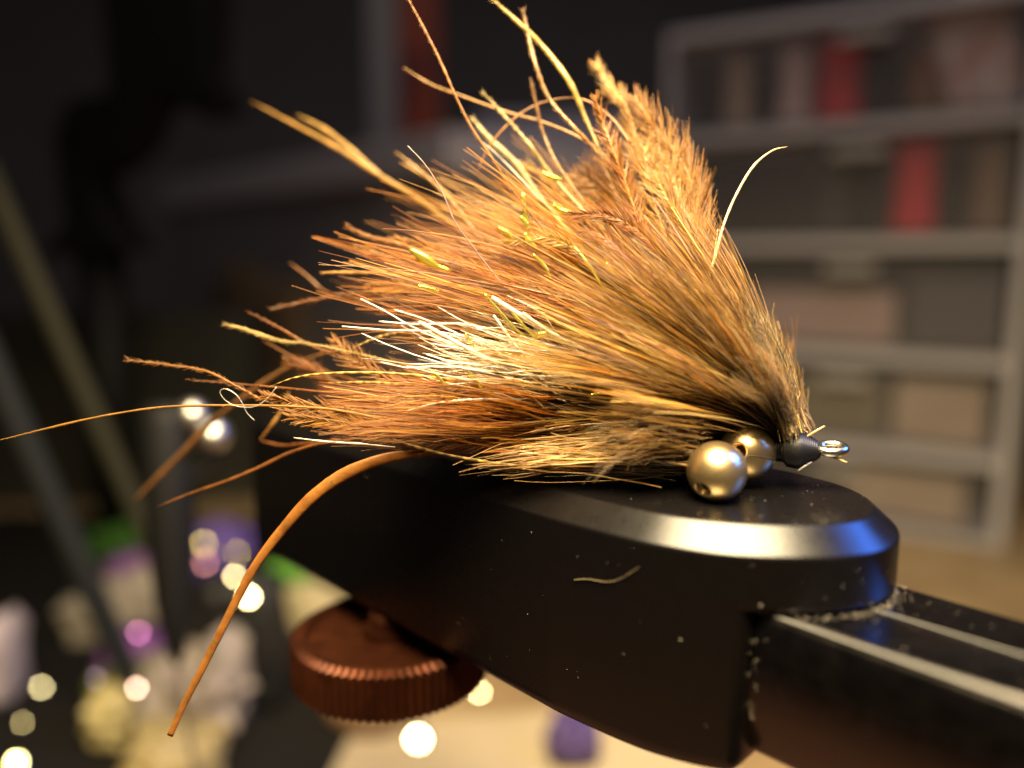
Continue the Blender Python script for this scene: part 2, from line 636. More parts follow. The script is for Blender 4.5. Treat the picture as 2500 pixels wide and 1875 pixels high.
def bead(c, axis, r, seam):
    prof = []
    for th in np.linspace(math.radians(17), math.radians(163), 40):
        prof.append((r * math.sin(th), r * math.cos(th)))
    h0 = prof[0]
    prof = [(h0[0] * 0.80, h0[1] - 0.75), (h0[0] * 0.86, h0[1] - 0.25), (h0[0] * 0.93, h0[1] - 0.02)] + prof
    h1 = prof[-1]
    prof += [(h1[0] * 0.93, h1[1] + 0.02), (h1[0] * 0.86, h1[1] + 0.25), (h1[0] * 0.80, h1[1] + 0.75)]
    o = obj('bead', lathe('bead', prof, c, 64, axis=axis), M['gold'], fly)
    ax = np.array(Vector(axis).normalized())
    h = obj('hole', lathe('hole', [(0.0, -0.72 + h0[1]), (h0[0] * .82, h0[1] - 0.7)], c, 32, axis=axis), M['hole'], o)
    # fine seam slit along the bead
    P = []
    for px, py in seam:
        u = unp(px, py, 1.0)
        u /= np.linalg.norm(u)
        bq = np.dot(u, c)
        disc = bq * bq - (np.dot(c, c) - r * r)
        P.append(u * (bq - math.sqrt(max(disc, 0))))
    P = smoothpath(P, 14)
    P = c + (P - c) / np.linalg.norm(P - c, axis=1, keepdims=True) * (r + 0.005)
    Vv, Q = tubes(P[None], np.full((1, 14), 0.045), 6)
    obj('seam', mesh_np('seam', W(Vv), Q), M['seam'], o)
    return o


ax1 = (-.60, -.60, -.46)
bead(b1, ax1, 2.75, [(1746, 1157), (1765, 1146), (1790, 1132), (1815, 1120)])
bead(b2, (-.55, -.78, .22), 2.72, [(1826, 1112), (1850, 1114), (1875, 1119), (1892, 1121)])
lk = np.array([[b1 + (b2 - b1) * k for k in np.linspace(0.2, 0.8, 10)]])
Vv, Q = tubes(lk, np.full((1, 10), 0.42), 10)
obj('bead_link', mesh_np('bead_link', W(Vv), Q), M['gold'], fly)

# hook: eye, shank and bend
eye_c = unp(2030, 1095, 77.0)
hd = unp(1985, 1096, 77.2)
th0 = unp(1905, 1085, 79.6)
shank = [hd, th0, unp(1850, 1062, 84.5), unp(1700, 1060, 86), unp(1400, 1045, 84.0), unp(1250, 1030, 81.5), unp(1170, 1000, 82), unp(1150, 950, 82.5), unp(1190, 905, 82.5), unp(1260, 890, 82.5)]
P = smoothpath(shank, 60)[None]
Vv, Q = tubes(P, np.full((1, 60), 0.45), 10)
hook = obj('hook', mesh_np('hook', W(Vv), Q), M['hook'], fly)
ring = []
ev = np.array(Vector(eye_c - hd).normalized())
side = np.array([0.2, 0.95, 0.24])
side -= ev * np.dot(side, ev)
side /= np.linalg.norm(side)
for th in np.linspace(0, 2 * np.pi, 33):
    ring.append(eye_c + ev * math.cos(th) * 1.15 + side * math.sin(th) * 0.85)
Vv, Q = tubes(np.array([ring]), np.full((1, 33), 0.48), 10)
obj('eye', mesh_np('eye', W(Vv), Q), M['hook'], hook)

# thread head: tapered wraps of black thread
hp, hr = [], []
axis_pts = smoothpath([unp(1998, 1097, 77.0), unp(1970, 1098, 77.3), unp(1945, 1099, 77.6), unp(1918, 1098, 78.2)], 40)
for i, q in enumerate(axis_pts):
    k = i / 39
    hr.append(0.62 + 0.95 * min(1, k * 2.0) ** 0.8 - 0.2 * max(0, k - .7))
turns = 17
n = turns * 22
T = axis_pts[-1] - axis_pts[0]
T /= np.linalg.norm(T)
A = np.cross(T, (0, 0, 1.0))
A /= np.linalg.norm(A)
B = np.cross(T, A)
for i in range(n):
    k = i / (n - 1)
    c = axis_pts[int(k * 39)] * (1 - (k * 39) % 1) + axis_pts[min(39, int(k * 39) + 1)] * ((k * 39) % 1)
    r = np.interp(k, np.linspace(0, 1, 40), hr) + 0.05 * math.sin(i * .31)
    th = 2 * math.pi * turns * k
    hp.append(c + (A * math.cos(th) + B * math.sin(th)) * r)
Vv, Q = tubes(np.array([hp]), np.full((1, n), 0.20), 6)
thead = obj('thread_head', mesh_np('thread_head', W(Vv), Q), M['thread'], fly)
Vv, Q = tubes(axis_pts[None], np.array([hr]) * 0.94, 20)
obj('thread_core', mesh_np('thread_core', W(Vv), Q), M['thread'], thead)
# thread lashing under the head and around the bead link
lash = []
mid = (b1 + b2) / 2
Tn = (b2 - b1) / np.linalg.norm(b2 - b1)
for i in range(140):
    k = i / 139
    th = 2 * math.pi * 7 * k
    q = mid + (axis_pts[-1] - mid) * (0.72 + .28 * k) + np.array([0, .6, 0])
    lash.append(q + np.array([math.cos(th) * .3, math.cos(th) * .9, math.sin(th) * 1.0]) * (0.7 + .5 * k))
Vv, Q = tubes(np.array([lash]), np.full((1, 140), 0.18), 6)
obj('lashing', mesh_np('lashing', W(Vv), Q), M['thread'], thead)

# ---- colours of the hair (linear albedo)
TAN = (0.45, 0.255, 0.085)
GOLD = (0.53, 0.28, 0.065)
STRAW = (0.64, 0.43, 0.18)
BROWN = (0.23, 0.115, 0.042)
DBROWN = (0.13, 0.062, 0.024)
MAUVE = (0.30, 0.195, 0.11)
GREYF = (0.43, 0.335, 0.21)
ORANGE = (0.50, 0.20, 0.032)
RUST = (0.35, 0.11, 0.018)
DRUST = (0.23, 0.068, 0.013)
AMBER = (0.57, 0.285, 0.05)
WHITE = (0.62, 0.55, 0.42)


def palette(n, cols, wts, var=0.16):
    cols = np.array(cols)
    wts = np.array(wts, float)
    i = rng.choice(len(cols), n, p=wts / wts.sum())
    c = cols[i] * np.exp(rng.normal(0, var, (n, 1)))
    c = c * (1 + rng.normal(0, 0.05, (n, 3)))
    c[:, 1] *= 0.98
    c[:, 2] *= np.clip(0.62 + c[:, 2], 0.6, 1.0)
    return np.clip(c, 0.004, 0.9)


def above_vise(P):
    """nothing passes down through the vise's top face"""
    x, y, z = P[..., 0], P[..., 1], P[..., 2]
    over = ((x - far_l[0]) * n_dir[0] + (y - far_l[1]) * n_dir[1] > -0.2) & (x > -12)
    lim = TOP + 0.10
    z = np.where(over & (z < lim), lim + 0.12 * rng.random(z.shape), z)
    P[..., 2] = z
    return P


def fan(name, n, roots, tips, t_root, t_tip, cols, wts, wpx=(3.0, 1.0), jr=14, jt=40, tspread=4.0, lam=(0.6, 1.05),
        bend=0.05, bendv=0.06, curl=6.0, clumps=80, clump_in=0.75, K=10, mat='fur', var=0.16, root_shade=None, freq=1.5, tpow=1.0, smin=0., smax=1., vw=0.35):
    roots = np.array(roots, float)
    tips = np.array(tips, float)
    nk = len(tips)
    cid = rng.integers(0, clumps, n)
    cs = rng.uniform(smin, smax, clumps)
    s = np.clip(cs[cid] + rng.normal(0, 0.018, n), 0, 1)
    ctip = rng.normal(0, jt, (clumps, 2))
    cdep = rng.normal(0, tspread, clumps)
    clam = rng.uniform(lam[0], lam[1], clumps)
    g = np.linspace(0, 1, nk)
    tip = np.stack([np.interp(s, g, tips[:, i]) for i in (0, 1)], 1)
    gr = np.linspace(0, 1, len(roots))
    root = np.stack([np.interp(s, gr, roots[:, i]) for i in (0, 1)], 1) + rng.normal(0, jr, (n, 2))
    tip = tip + ctip[cid] + rng.normal(0, jt * (1 - clump_in) + 3, (n, 2))
    l = clam[cid] * rng.uniform(0.72, 1.0, n)
    tip = root + (tip - root) * l[:, None]
    v = tip - root
    L = np.linalg.norm(v, axis=1, keepdims=True)
    per = np.stack([-v[:, 1], v[:, 0]], 1) / (L + 1e-6)
    cb = rng.normal(bend, bendv, clumps)[cid] + rng.normal(0, bendv * 0.35, n)
    ctrl_ = (root + tip) / 2 + per * (cb * L[:, 0])[:, None]
    u = np.linspace(0, 1, K)[None, :, None]
    P2 = root[:, None] * (1 - u) ** 2 + 2 * ctrl_[:, None] * u * (1 - u) + tip[:, None] * u ** 2
    ph = rng.uniform(0, 6.28, (n, 1))
    fr_ = freq * rng.uniform(0.6, 1.5, (n, 1))
    amp = curl * rng.normal(0, 1, (n, 1))
    uu = u[..., 0]
    wob = amp * uu * np.sin(ph + fr_ * 6.28 * uu)
    P2 = P2 + per[:, None] * wob[..., None]
    dz = cdep[cid][:, None] + rng.normal(0, tspread * 0.3, (n, 1))
    t = t_root + rng.normal(0, 0.7, (n, 1)) + (t_tip - t_root) * uu + dz * uu ** tpow
    P = above_vise(unp(P2[..., 0], P2[..., 1], t))
    wd = rng.lognormal(0, vw, (n, 1)) * (wpx[0] + (wpx[1] - wpx[0]) * uu ** 1.4)
    rad = wd / 2 * t / F
    Vv, Q = tubes(P, rad, 3)
    c = palette(n, cols, wts, var)
    c = np.clip(c * np.exp(rng.normal(0, 0.24, (clumps, 1)))[cid], 0.004, 0.9)
    cc = np.repeat(c[:, None, :], K, 1)
    if root_shade is not None:          # hairs whose own pigment differs at the base
        cc = cc * (1 - (1 - uu[..., None]) ** 1.5 * 0.75) + np.array(root_shade) * ((1 - uu[..., None]) ** 1.5 * 0.75)
    cc = np.repeat(cc[:, :, None, :], 3, 2).reshape(-1, 3)
    o = obj(name, mesh_np(name, W(Vv), Q, color=cc), M[mat], fly)
    return stuff(o)


HEAD = [(1918, 1066), (1938, 1048)]
# inner brown underfur (fills the bundle)
fan('underfur', 5200, [(1880, 1062), (1910, 1066), (1935, 1056)], [(1300, 1075), (1330, 990), (1380, 890), (1450, 790), (1560, 700), (1680, 670), (1760, 720), (1830, 800)],
    85, 84, [BROWN, MAUVE, TAN, DBROWN], [4, 4, 2, 1.5], (3.2, 1.2), 16, 55, 3.5, (0.45, 1.0), 0.05, 0.05, 6, 160, 0.6, mat='fluff', smin=.1)
# long tan and gold guard hair sweeping up and back from the head
fan('guard_hair', 6400, HEAD, [(1120, 1010), (1120, 930), (1150, 850), (1230, 760), (1320, 680), (1420, 610), (1530, 560), (1640, 560), (1710, 620)],
    82.5, 80, [TAN, GOLD, STRAW, BROWN, MAUVE], [4, 3, 1.6, 3, 2.4], (3.5, 1.0), 14, 45, 4.0, (0.55, 1.12), 0.05, 0.03, 2.6, 260, 0.7, root_shade=(0.28, 0.20, 0.13), smin=.15, vw=.5)
# sparser thick straw coloured hairs in front of it
fan('coarse_hair', 620, HEAD, [(1200, 1000), (1180, 900), (1240, 800), (1330, 700), (1440, 640), (1560, 600), (1680, 640)],
    80.5, 76.5, [STRAW, GOLD, TAN], [3, 3, 1.5], (6.0, 1.3), 18, 45, 2.2, (0.45, 1.08), 0.05, 0.035, 3, 190, 0.4, root_shade=(0.40, 0.29, 0.17), smin=.22)
# soft grey tan fluff along the upper right edge of the head
fan('head_fluff', 5600, [(1912, 1060), (1944, 1046)], [(1560, 830), (1640, 750), (1710, 700), (1760, 690), (1800, 715), (1835, 770), (1868, 840)],
    80.0, 79.0, [GREYF, MAUVE, STRAW, TAN], [5, 3, 1.5, 1], (2.4, 1.0), 9, 20, 3.0, (0.35, 1.02), 0.075, 0.04, 6, 260, 0.4, mat='fluff', freq=2.2)
fan('cheek_fluff', 1500, [(1925, 1066), (1946, 1046)], [(1800, 780), (1840, 790), (1868, 840), (1890, 890), (1905, 930)],
    77.6, 77.6, [GREYF, STRAW, MAUVE], [5, 2, 2], (2.0, 0.9), 7, 14, 2.0, (0.3, 1.0), 0.09, 0.04, 6, 120, 0.3, mat='fluff', freq=2.4)
fan('edge_wisps', 60, [(1850, 900), (1900, 960)], [(1730, 690), (1780, 680), (1830, 690), (1860, 740), (1895, 820)],
    77.0, 78, [GREYF, STRAW], [2, 2], (2.4, 0.8), 16, 35, 2, (0.6, 1.1), 0.0, 0.08, 10, 60, 0.2, mat='fluff')
# wavy brown fur lying on the vise behind the beads
fan('belly_fur', 4600, [(1770, 1105), (1800, 1080), (1850, 1058)], [(1120, 1128), (1170, 1112), (1180, 1080), (1210, 1045), (1260, 1005), (1300, 960)],
    86, 81.0, [BROWN, TAN, MAUVE, GOLD, DBROWN], [5, 3, 4, 1, 2], (3.0, 1.0), 16, 16, 1.7, (0.4, 1.03), 0.04, 0.05, 6, 170, 0.6, freq=1.8)
fan('belly_wave', 420, [(1640, 1105), (1680, 1085), (1720, 1040)], [(1420, 1130), (1430, 1090), (1450, 1050), (1500, 1010)],
    76.5, 75.5, [TAN, MAUVE, GREYF, BROWN], [3, 3, 1.5, 3], (2.6, 1.0), 16, 30, 1.5, (0.5, 1.1), 0.05, 0.08, 8, 60, 0.6, freq=1.6, mat='fluff')
fan('belly_guard', 150, [(1640, 1115), (1690, 1090)], [(1010, 1150), (1100, 1142), (1150, 1115), (1150, 1080)],
    77.5, 77.5, [STRAW, GOLD, TAN], [2, 3, 2], (5.5, 1.2), 30, 14, 1.0, (0.5, 1.0), 0.03, 0.04, 5, 60, 0.3)
# rust and orange marabou, lower tail
fan('tail_marabou', 1600, [(1420, 1060), (1440, 980)], [(980, 1095), (830, 1060), (740, 1030), (760, 990), (820, 955), (900, 930), (1000, 900)],
    82, 81.5, [ORANGE, RUST, AMBER, DRUST], [3.5, 4, 1.5, 2.5], (3.0, 1.0), 26, 32, 3.5, (0.4, 1.08), -0.02, 0.05, 4, 110, 0.76, mat='feather')
# dark rust behind it
fan('tail_core', 1000, [(1500, 1050), (1520, 800)], [(1050, 1085), (1000, 1010), (980, 900), (960, 830), (930, 760), (980, 700)],
    87, 90, [RUST, DRUST, BROWN], [3, 3, 1], (4.0, 1.4), 30, 45, 3, (0.55, 1.0), 0.0, 0.06, 7, 90, 0.7, mat='feather')
# rust marabou, middle tail
fan('mid_marabou', 1050, [(1520, 850), (1560, 780)], [(830, 735), (850, 700), (900, 650), (900, 590), (960, 560), (1050, 520)],
    83, 86, [ORANGE, RUST, AMBER, DRUST], [3.2, 4.5, 1.6, 2.8], (3.0, 1.0), 24, 42, 4, (0.35, 1.1), 0.02, 0.05, 4, 110, 0.72, mat='feather')
fan('dark_marabou', 500, [(1540, 830), (1560, 790)], [(1150, 740), (1180, 700), (1220, 680)],
    80, 80, [DRUST, RUST], [3, 2], (5.0, 1.6), 18, 30, 1.5, (0.6, 1.0), 0.03, 0.04, 4, 30, 0.7, mat='feather')
# bright gold upper tail
fan('upper_gold', 1050, [(1640, 800), (1690, 740)], [(950, 520), (1000, 450), (1080, 420), (1180, 400), (1290, 400), (1390, 430), (1480, 480)],
    84, 89, [GOLD, AMBER, STRAW, ORANGE, RUST], [3, 3, 1.4, 3, 1.8], (3.0, 1.0), 24, 45, 4.5, (0.4, 1.08), 0.05, 0.05, 4, 140, 0.7, mat='feather')
# white and cream hairs in the middle
fan('white_hair', 80, [(1480, 935), (1500, 880)], [(830, 850), (860, 790), (930, 775), (1010, 780), (1090, 740), (1180, 715), (1220, 720)],
    78.6, 78.6, [WHITE, (0.8, 0.7, 0.5), STRAW], [4, 2, 1], (4.6, 1.6), 20, 34, 1.3, (0.45, 1.0), -0.04, 0.05, 5, 75, 0.3, mat='white_hair')
fan('cream_wisps', 150, [(1330, 945), (1400, 930)], [(980, 900), (1000, 830), (1080, 780), (1180, 760)],
    78.5, 79.0, [WHITE, STRAW], [2, 3], (2.6, 1.2), 34, 40, 1.2, (0.4, 1.0), 0.0, 0.12, 8, 90, 0.1, mat='white_hair')

# ---- single strands -------------------------------------------------------
def strand(name, pts, wpx, col, mat='feather', n=44, sides=7, flat=0.4, barb=None, rough=0.2, bars=None):
    """pts: list of (px, py, view distance); wpx: (start, end) or list"""
    q = smoothpath([unp(*p) for p in pts], n)
    q = above_vise(q)
    tt = np.linspace(0, 1, n)
    wv = np.interp(tt, np.linspace(0, 1, len(wpx)), wpx)
    if name == 'rubber_leg':
        wv = wv * 0.88
    if name in ('quill', 'barred_quill'):
        wv = wv * 0.66 * np.clip(0.25 + tt * 6, 0, 1)
    depth = np.interp(tt, np.linspace(0, 1, len(pts)), [p[2] for p in pts])
    wn = np.convolve(rng.normal(0, 1, n + 4), np.ones(5) / 5, 'valid')
    rad = wv / 2 * depth / F * (1 + rough * wn + 0.4 * rough * rng.normal(0, 1, n))
    Vv, Q = tubes(q[None], rad[None], sides, flat)
    if name == 'quill':
        col = np.array(col) * 0.6  # quills darkened in colour to stand in for lamp falloff
    cc = np.repeat(np.array(col)[None], n, 0)
    cc = cc * np.exp(rng.normal(0, 0.16, (n, 1)))
    if bars:
        k = (np.floor(tt * bars) % 2)[:, None]
        cc = cc * (1 - 0.62 * k)
    cc = np.clip(np.repeat(cc, sides, 0), 0, .92)
    # close both ends
    nv = len(Vv)
    Vv = np.vstack([Vv, q[0], q[-1]])
    tri = [(nv, (s + 1) % sides, s) for s in range(sides)] + [(nv + 1, (n - 1) * sides + s, (n - 1) * sides + (s + 1) % sides) for s in range(sides)]
    cc = np.vstack([cc, cc[:1], cc[-1:]])
    o = obj(name, mesh_np(name, W(Vv), Q, np.array(tri), color=cc), M[mat], fly)
    if barb:                                  # short fuzz along a stripped feather quill
        nb, lpx = int(barb[0] * 1.8), barb[1] * 1.15
        k = rng.uniform(0.02, 0.98, nb)
        base = np.stack([np.interp(k, tt, q[:, i]) for i in range(3)], 1)
        tang = np.gradient(q, axis=0)
        tang /= np.linalg.norm(tang, axis=1, keepdims=True)
        tg = np.stack([np.interp(k, tt, tang[:, i]) for i in range(3)], 1)
        rd = rng.normal(0, 1, (nb, 3))
        rd -= tg * np.sum(rd * tg, 1, keepdims=True)
        rd /= np.linalg.norm(rd, axis=1, keepdims=True)
        ln = lpx * np.median(depth) / F * rng.uniform(0.4, 1.1, (nb, 1))
        end = base + (rd * 0.55 - tg * 0.85) * ln
        P = np.stack([base, (base + end) / 2 + rd * ln * 0.06, end], 1)
        r_ = np.full((nb, 3), 1.2 / 2 * np.median(depth) / F) * np.array([[1, .8, .35]])
        Vb, Qb = tubes(P, r_, 3)
        cb = np.clip(np.array(col) * np.exp(rng.normal(0, .15, (nb, 1))), 0, .9)
        ob = obj('fuzz', mesh_np('fuzz', W(Vb), Qb, color=np.repeat(cb, 9, 0)), M['feather'], o)
        stuff(ob)
    return o


# (points, width, colour, fuzz) - quills and hackle tips standing out of the bundle
Q_ = 'quill'
strand(Q_, [(990, -15, 84), (1035, 70, 84), (1075, 150, 84), (1110, 230, 84), (1150, 310, 84), (1200, 385, 84), (1262, 478, 84), (1400, 650, 83)], (8, 11, 11, 9), ORANGE, barb=(160, 9))
strand(Q_, [(1190, -12, 87), (1270, 60, 87), (1330, 120, 87), (1390, 200, 86), (1430, 290, 86), (1480, 400, 85), (1560, 560, 84), (1660, 720, 82)], (17, 20, 18, 12), (0.62, 0.42, 0.08), barb=(260, 12))
strand(Q_, [(1276, 20, 87), (1288, 80, 87), (1308, 160, 86), (1340, 240, 86), (1400, 310, 85), (1460, 375, 85), (1560, 520, 84)], (11, 14, 14, 10), (0.56, 0.30, 0.09), barb=(260, 14))
strand(Q_, [(985, 165, 91), (1050, 205, 91), (1120, 232, 90), (1240, 275, 89), (1330, 300, 88), (1440, 350, 87), (1540, 430, 85)], (8, 10, 11, 9), AMBER, barb=(120, 7))
strand(Q_, [(1165, 425, 88), (1185, 375, 88), (1220, 325, 88), (1275, 275, 88), (1340, 246, 88), (1420, 242, 87), (1490, 285, 86), (1540, 350, 85)], (6, 8, 8, 7), ORANGE)
strand(Q_, [(1176, 222, 88), (1230, 282, 88), (1290, 350, 87), (1340, 420, 87), (1410, 500, 86), (1520, 610, 84)], (9, 14, 15, 11), (0.62, 0.44, 0.14), barb=(200, 14))
strand(Q_, [(1294, 190, 88), (1308, 250, 88), (1325, 320, 88), (1360, 400, 87), (1430, 500, 86)], (8, 11, 10), (0.50, 0.24, 0.06), barb=(110, 12))
strand(Q_, [(1150, 285, 92), (1200, 345, 91), (1260, 400, 90), (1310, 470, 89), (1400, 580, 86)], (12, 24, 26, 14), (0.68, 0.52, 0.20), barb=(220, 14))
strand(Q_, [(1160, 335, 86), (1205, 370, 86), (1260, 425, 86), (1330, 500, 85)], (4, 8, 6), (0.7, 0.66, 0.55))
strand(Q_, [(610, 245, 103), (720, 305, 101), (820, 360, 99), (920, 425, 97), (1010, 480, 95), (1100, 545, 92), (1220, 640, 88), (1400, 760, 84)], (8, 18, 22, 20, 12), (0.56, 0.30, 0.06), barb=(120, 12))
strand(Q_, [(725, 280, 103), (790, 315, 101), (850, 360, 99), (930, 428, 97)], (10, 22, 14), (0.60, 0.36, 0.10))
strand(Q_, [(965, 370, 93), (1040, 430, 92), (1110, 500, 90), (1170, 580, 88), (1260, 680, 86)], (9, 15, 13, 10), GOLD, barb=(120, 12))
strand(Q_, [(975, 395, 94), (1050, 440, 93), (1130, 500, 91)], (8, 12, 9), AMBER)
strand(Q_, [(845, 553, 87), (900, 578, 87), (960, 592, 86), (1040, 622, 85), (1140, 670, 84), (1300, 740, 83)], (13, 15, 14, 11, 8), ORANGE, barb=(330, 16))
strand(Q_, [(862, 598, 89), (920, 618, 89), (985, 642, 88), (1060, 680, 86)], (9, 13, 10), AMBER, barb=(120, 12))
strand(Q_, [(780, 666, 86), (860, 666, 86), (940, 669, 85.5), (1020, 680, 85), (1120, 705, 84), (1300, 760, 83)], (13, 15, 14, 9, 7), (0.62, 0.31, 0.05), barb=(160, 9))
strand(Q_, [(705, 640, 96), (750, 675, 95), (800, 715, 94), (900, 740, 90)], (7, 10, 9), (0.40, 0.16, 0.05))
strand(Q_, [(655, 758, 90), (740, 738, 89), (820, 722, 88), (900, 716, 87), (1000, 712, 86), (1150, 740, 84)], (4, 9, 13, 12, 8), RUST, barb=(240, 16))
strand(Q_, [(545, 792, 86), (590, 803, 86), (640, 820, 85.5), (690, 834, 85), (760, 840, 84.5), (900, 870, 83.5), (1100, 915, 82)], (12, 17, 16, 7, 7, 6), (0.74, 0.52, 0.17), barb=(200, 13))
strand(Q_, [(600, 758, 88), (680, 800, 87), (760, 845, 86), (850, 872, 85), (980, 895, 84), (1200, 930, 82)], (5, 11, 11, 9, 7), RUST, barb=(120, 10))
strand(Q_, [(640, 830, 92), (720, 875, 91), (790, 905, 90), (900, 940, 87)], (6, 10, 9), (0.36, 0.13, 0.03))
strand(Q_, [(300, 876, 82), (400, 890, 82), (500, 906, 81.5), (580, 945, 81), (650, 982, 81), (740, 1012, 81), (900, 1050, 81)], (4, 9, 11, 12, 9, 7), ORANGE, barb=(260, 14))
strand(Q_, [(450, 926, 84), (560, 936, 84), (700, 948, 83), (850, 962, 82), (980, 955, 81.5), (1120, 958, 81)], (4, 7, 8, 7, 6), RUST, barb=(120, 8))
strand(Q_, [(-15, 1078, 78), (120, 1045, 78), (250, 1016, 78), (400, 994, 78.5), (560, 990, 79), (720, 993, 79), (850, 1006, 79), (1000, 1043, 79), (1120, 1068, 79)], (6, 9, 9, 9, 10, 12, 9), (0.60, 0.30, 0.055), barb=(150, 6))
strand('barred_quill', [(655, 945, 80), (720, 922, 79.5), (800, 912, 79), (900, 910, 79), (1000, 915, 79), (1120, 930, 79), (1260, 948, 79), (1380, 975, 79)], (3, 8, 10, 11, 11, 10), (0.78, 0.54, 0.13), n=90, bars=44)
strand('barred_quill', [(800, 934, 82), (900, 934, 82), (1000, 940, 81.5), (1120, 955, 81), (1260, 975, 80.5)], (5, 10, 11, 10), (0.70, 0.44, 0.10), n=80, bars=34)
strand('barred_quill', [(860, 850, 84), (930, 822, 84), (1010, 808, 83.5), (1100, 815, 83)], (6, 12, 11, 8), (0.66, 0.44, 0.14), n=60, bars=26)
strand('barred_quill', [(800, 995, 80.5), (880, 1035, 80), (960, 1072, 79), (1040, 1098, 78.5), (1130, 1118, 78), (1240, 1135, 77.5), (1330, 1140, 77.5)], (5, 8, 10, 11, 11, 9), (0.76, 0.49, 0.13), n=90, bars=36)
strand(Q_, [(705, 955, 90), (682, 1010, 90), (662, 1040, 90), (636, 1075, 91)], (8, 16, 15, 12), (0.56, 0.28, 0.07))
strand(Q_, [(634, 1076, 91), (690, 1088, 90), (740, 1084, 88), (830, 1075, 86)], (10, 13, 11), (0.34, 0.12, 0.035))
strand(Q_, [(380, 1238, 87), (470, 1203, 86.5), (560, 1172, 86), (640, 1138, 85.5), (710, 1105, 85), (800, 1080, 84), (950, 1065, 83)], (5, 11, 13, 12, 10), (0.42, 0.155, 0.035), barb=(60, 6))
strand(Q_, [(325, 1225, 108), (400, 1152, 106), (465, 1087, 104), (520, 1030, 102), (590, 975, 99), (700, 900, 95), (830, 850, 90)], (18, 24, 22, 20, 14), (0.42, 0.20, 0.07), barb=(60, 10))
strand(Q_, [(900, 1030, 82), (980, 1060, 81), (1080, 1082, 80), (1180, 1096, 79.5)], (4, 9, 8), AMBER, barb=(160, 18))
strand('white_fibre', [(717, 1069, 79), (800, 1079, 79), (880, 1084, 79), (965, 1092, 79)], (3, 6, 5), WHITE, 'white_hair', n=20)
strand('white_fibre', [(993, 1004, 77), (1060, 986, 77), (1130, 977, 77), (1210, 975, 77.3), (1290, 983, 78), (1370, 1000, 79)], (5, 5, 4), WHITE, 'white_hair')
for pts in ([(835, 797, 78), (940, 806, 78), (1080, 812, 78), (1220, 845, 78.4), (1350, 890, 79)],
            [(925, 785, 78), (1020, 792, 78), (1130, 792, 78), (1240, 815, 78.4), (1340, 850, 79)],
            [(880, 730, 80), (940, 760, 80), (1010, 800, 80), (1120, 850, 80)],
            [(962, 756, 80), (1050, 785, 80), (1150, 830, 79.5)]):
    strand('white_fibre', pts, (4, 5, 4), (0.74, 0.70, 0.60), 'white_hair')
strand('white_fibre', [(1022, 786, 76.5), (1090, 823, 76.5), (1170, 866, 76.7), (1240, 895, 77), (1330, 925, 77.5)], (11, 12, 9, 5), (0.74, 0.68, 0.55), 'white_hair')
strand('white_fibre', [(1200, 726, 76.5), (1260, 763, 76.5), (1340, 812, 76.6), (1410, 848, 76.8), (1480, 885, 77.2)], (11, 11, 10, 5), (0.74, 0.68, 0.52), 'white_hair')
strand('white_fibre', [(1275, 765, 76.4), (1350, 815, 76.5), (1420, 850, 76.7), (1465, 878, 76.9)], (8, 10, 7), (0.88, 0.82, 0.60), 'white_hair')
strand('white_fibre', [(1205, 770, 77), (1260, 845, 77), (1310, 895, 77.3), (1380, 950, 78)], (6, 7, 4), (0.84, 0.74, 0.56), 'white_hair')
for pts in ([(995, 356, 80), (1040, 405, 80), (1080, 470, 80), (1110, 540, 80), (1160, 610, 80), (1230, 700, 80)],):
    strand('dark_fibre', pts, (3, 4, 4), (0.25, 0.18, 0.15), 'fur')
strand('loose_thread', [(622, 1027, 77), (603, 1008, 77), (592, 985, 77), (575, 962, 77), (550, 949, 77), (537, 957, 77), (550, 977, 77), (580, 992, 77), (620, 993, 77), (650, 975, 77), (675, 945, 77)],
       (1.5, 1.7, 1.5), (0.6, 0.52, 0.4), 'white_hair', n=60, sides=5, flat=1)
strand('curled_hair', [(1922, 358, 80.5), (1885, 368, 80), (1840, 405, 79.5), (1800, 470, 79), (1768, 545, 78.5), (1748, 620, 78), (1732, 690, 78), (1760, 800, 78)], (1.5, 5, 6, 7, 6), (0.78, 0.66, 0.32), 'fur', n=50)
strand('curled_hair', [(1752, 560, 79), (1745, 620, 78.6), (1742, 680, 78.2), (1770, 800, 78)], (2, 5, 5), (0.72, 0.56, 0.25), 'fur')
# butts of hair trimmed at the head, sticking out beside the hook eye
strand('hair_butt', [(2014, 1040, 76.6), (1985, 1057, 76.7), (1950, 1078, 77.2)], (3.5, 6, 6), STRAW, 'fur', n=12)
strand('hair_butt', [(2068, 1129, 76.0), (2035, 1117, 76.3), (1990, 1105, 76.8)], (4, 6, 6), (0.75, 0.62, 0.24), 'fur', n=12)
strand('hair_butt', [(1948, 1150, 75.6), (1965, 1138, 75.6), (1982, 1128, 75.8)], (2, 3, 2), (0.5, 0.45, 0.4), 'fur', n=10)

# speckled silicone leg arching down in front of the vise
strand('rubber_leg', [(415, 1796, 78), (448, 1722, 78), (490, 1640, 78), (540, 1540, 78), (590, 1440, 78), (632, 1368, 78), (690, 1292, 78), (760, 1215, 78), (840, 1158, 78.5), (930, 1122, 79), (1030, 1104, 80), (1150, 1090, 81)],
       (17, 18, 20, 22, 24, 25, 28, 31, 34, 32, 24, 16), (0.6, 0.25, 0.04), 'leg', n=110, sides=14, flat=0.4, barb=(60, 7), rough=0.045)

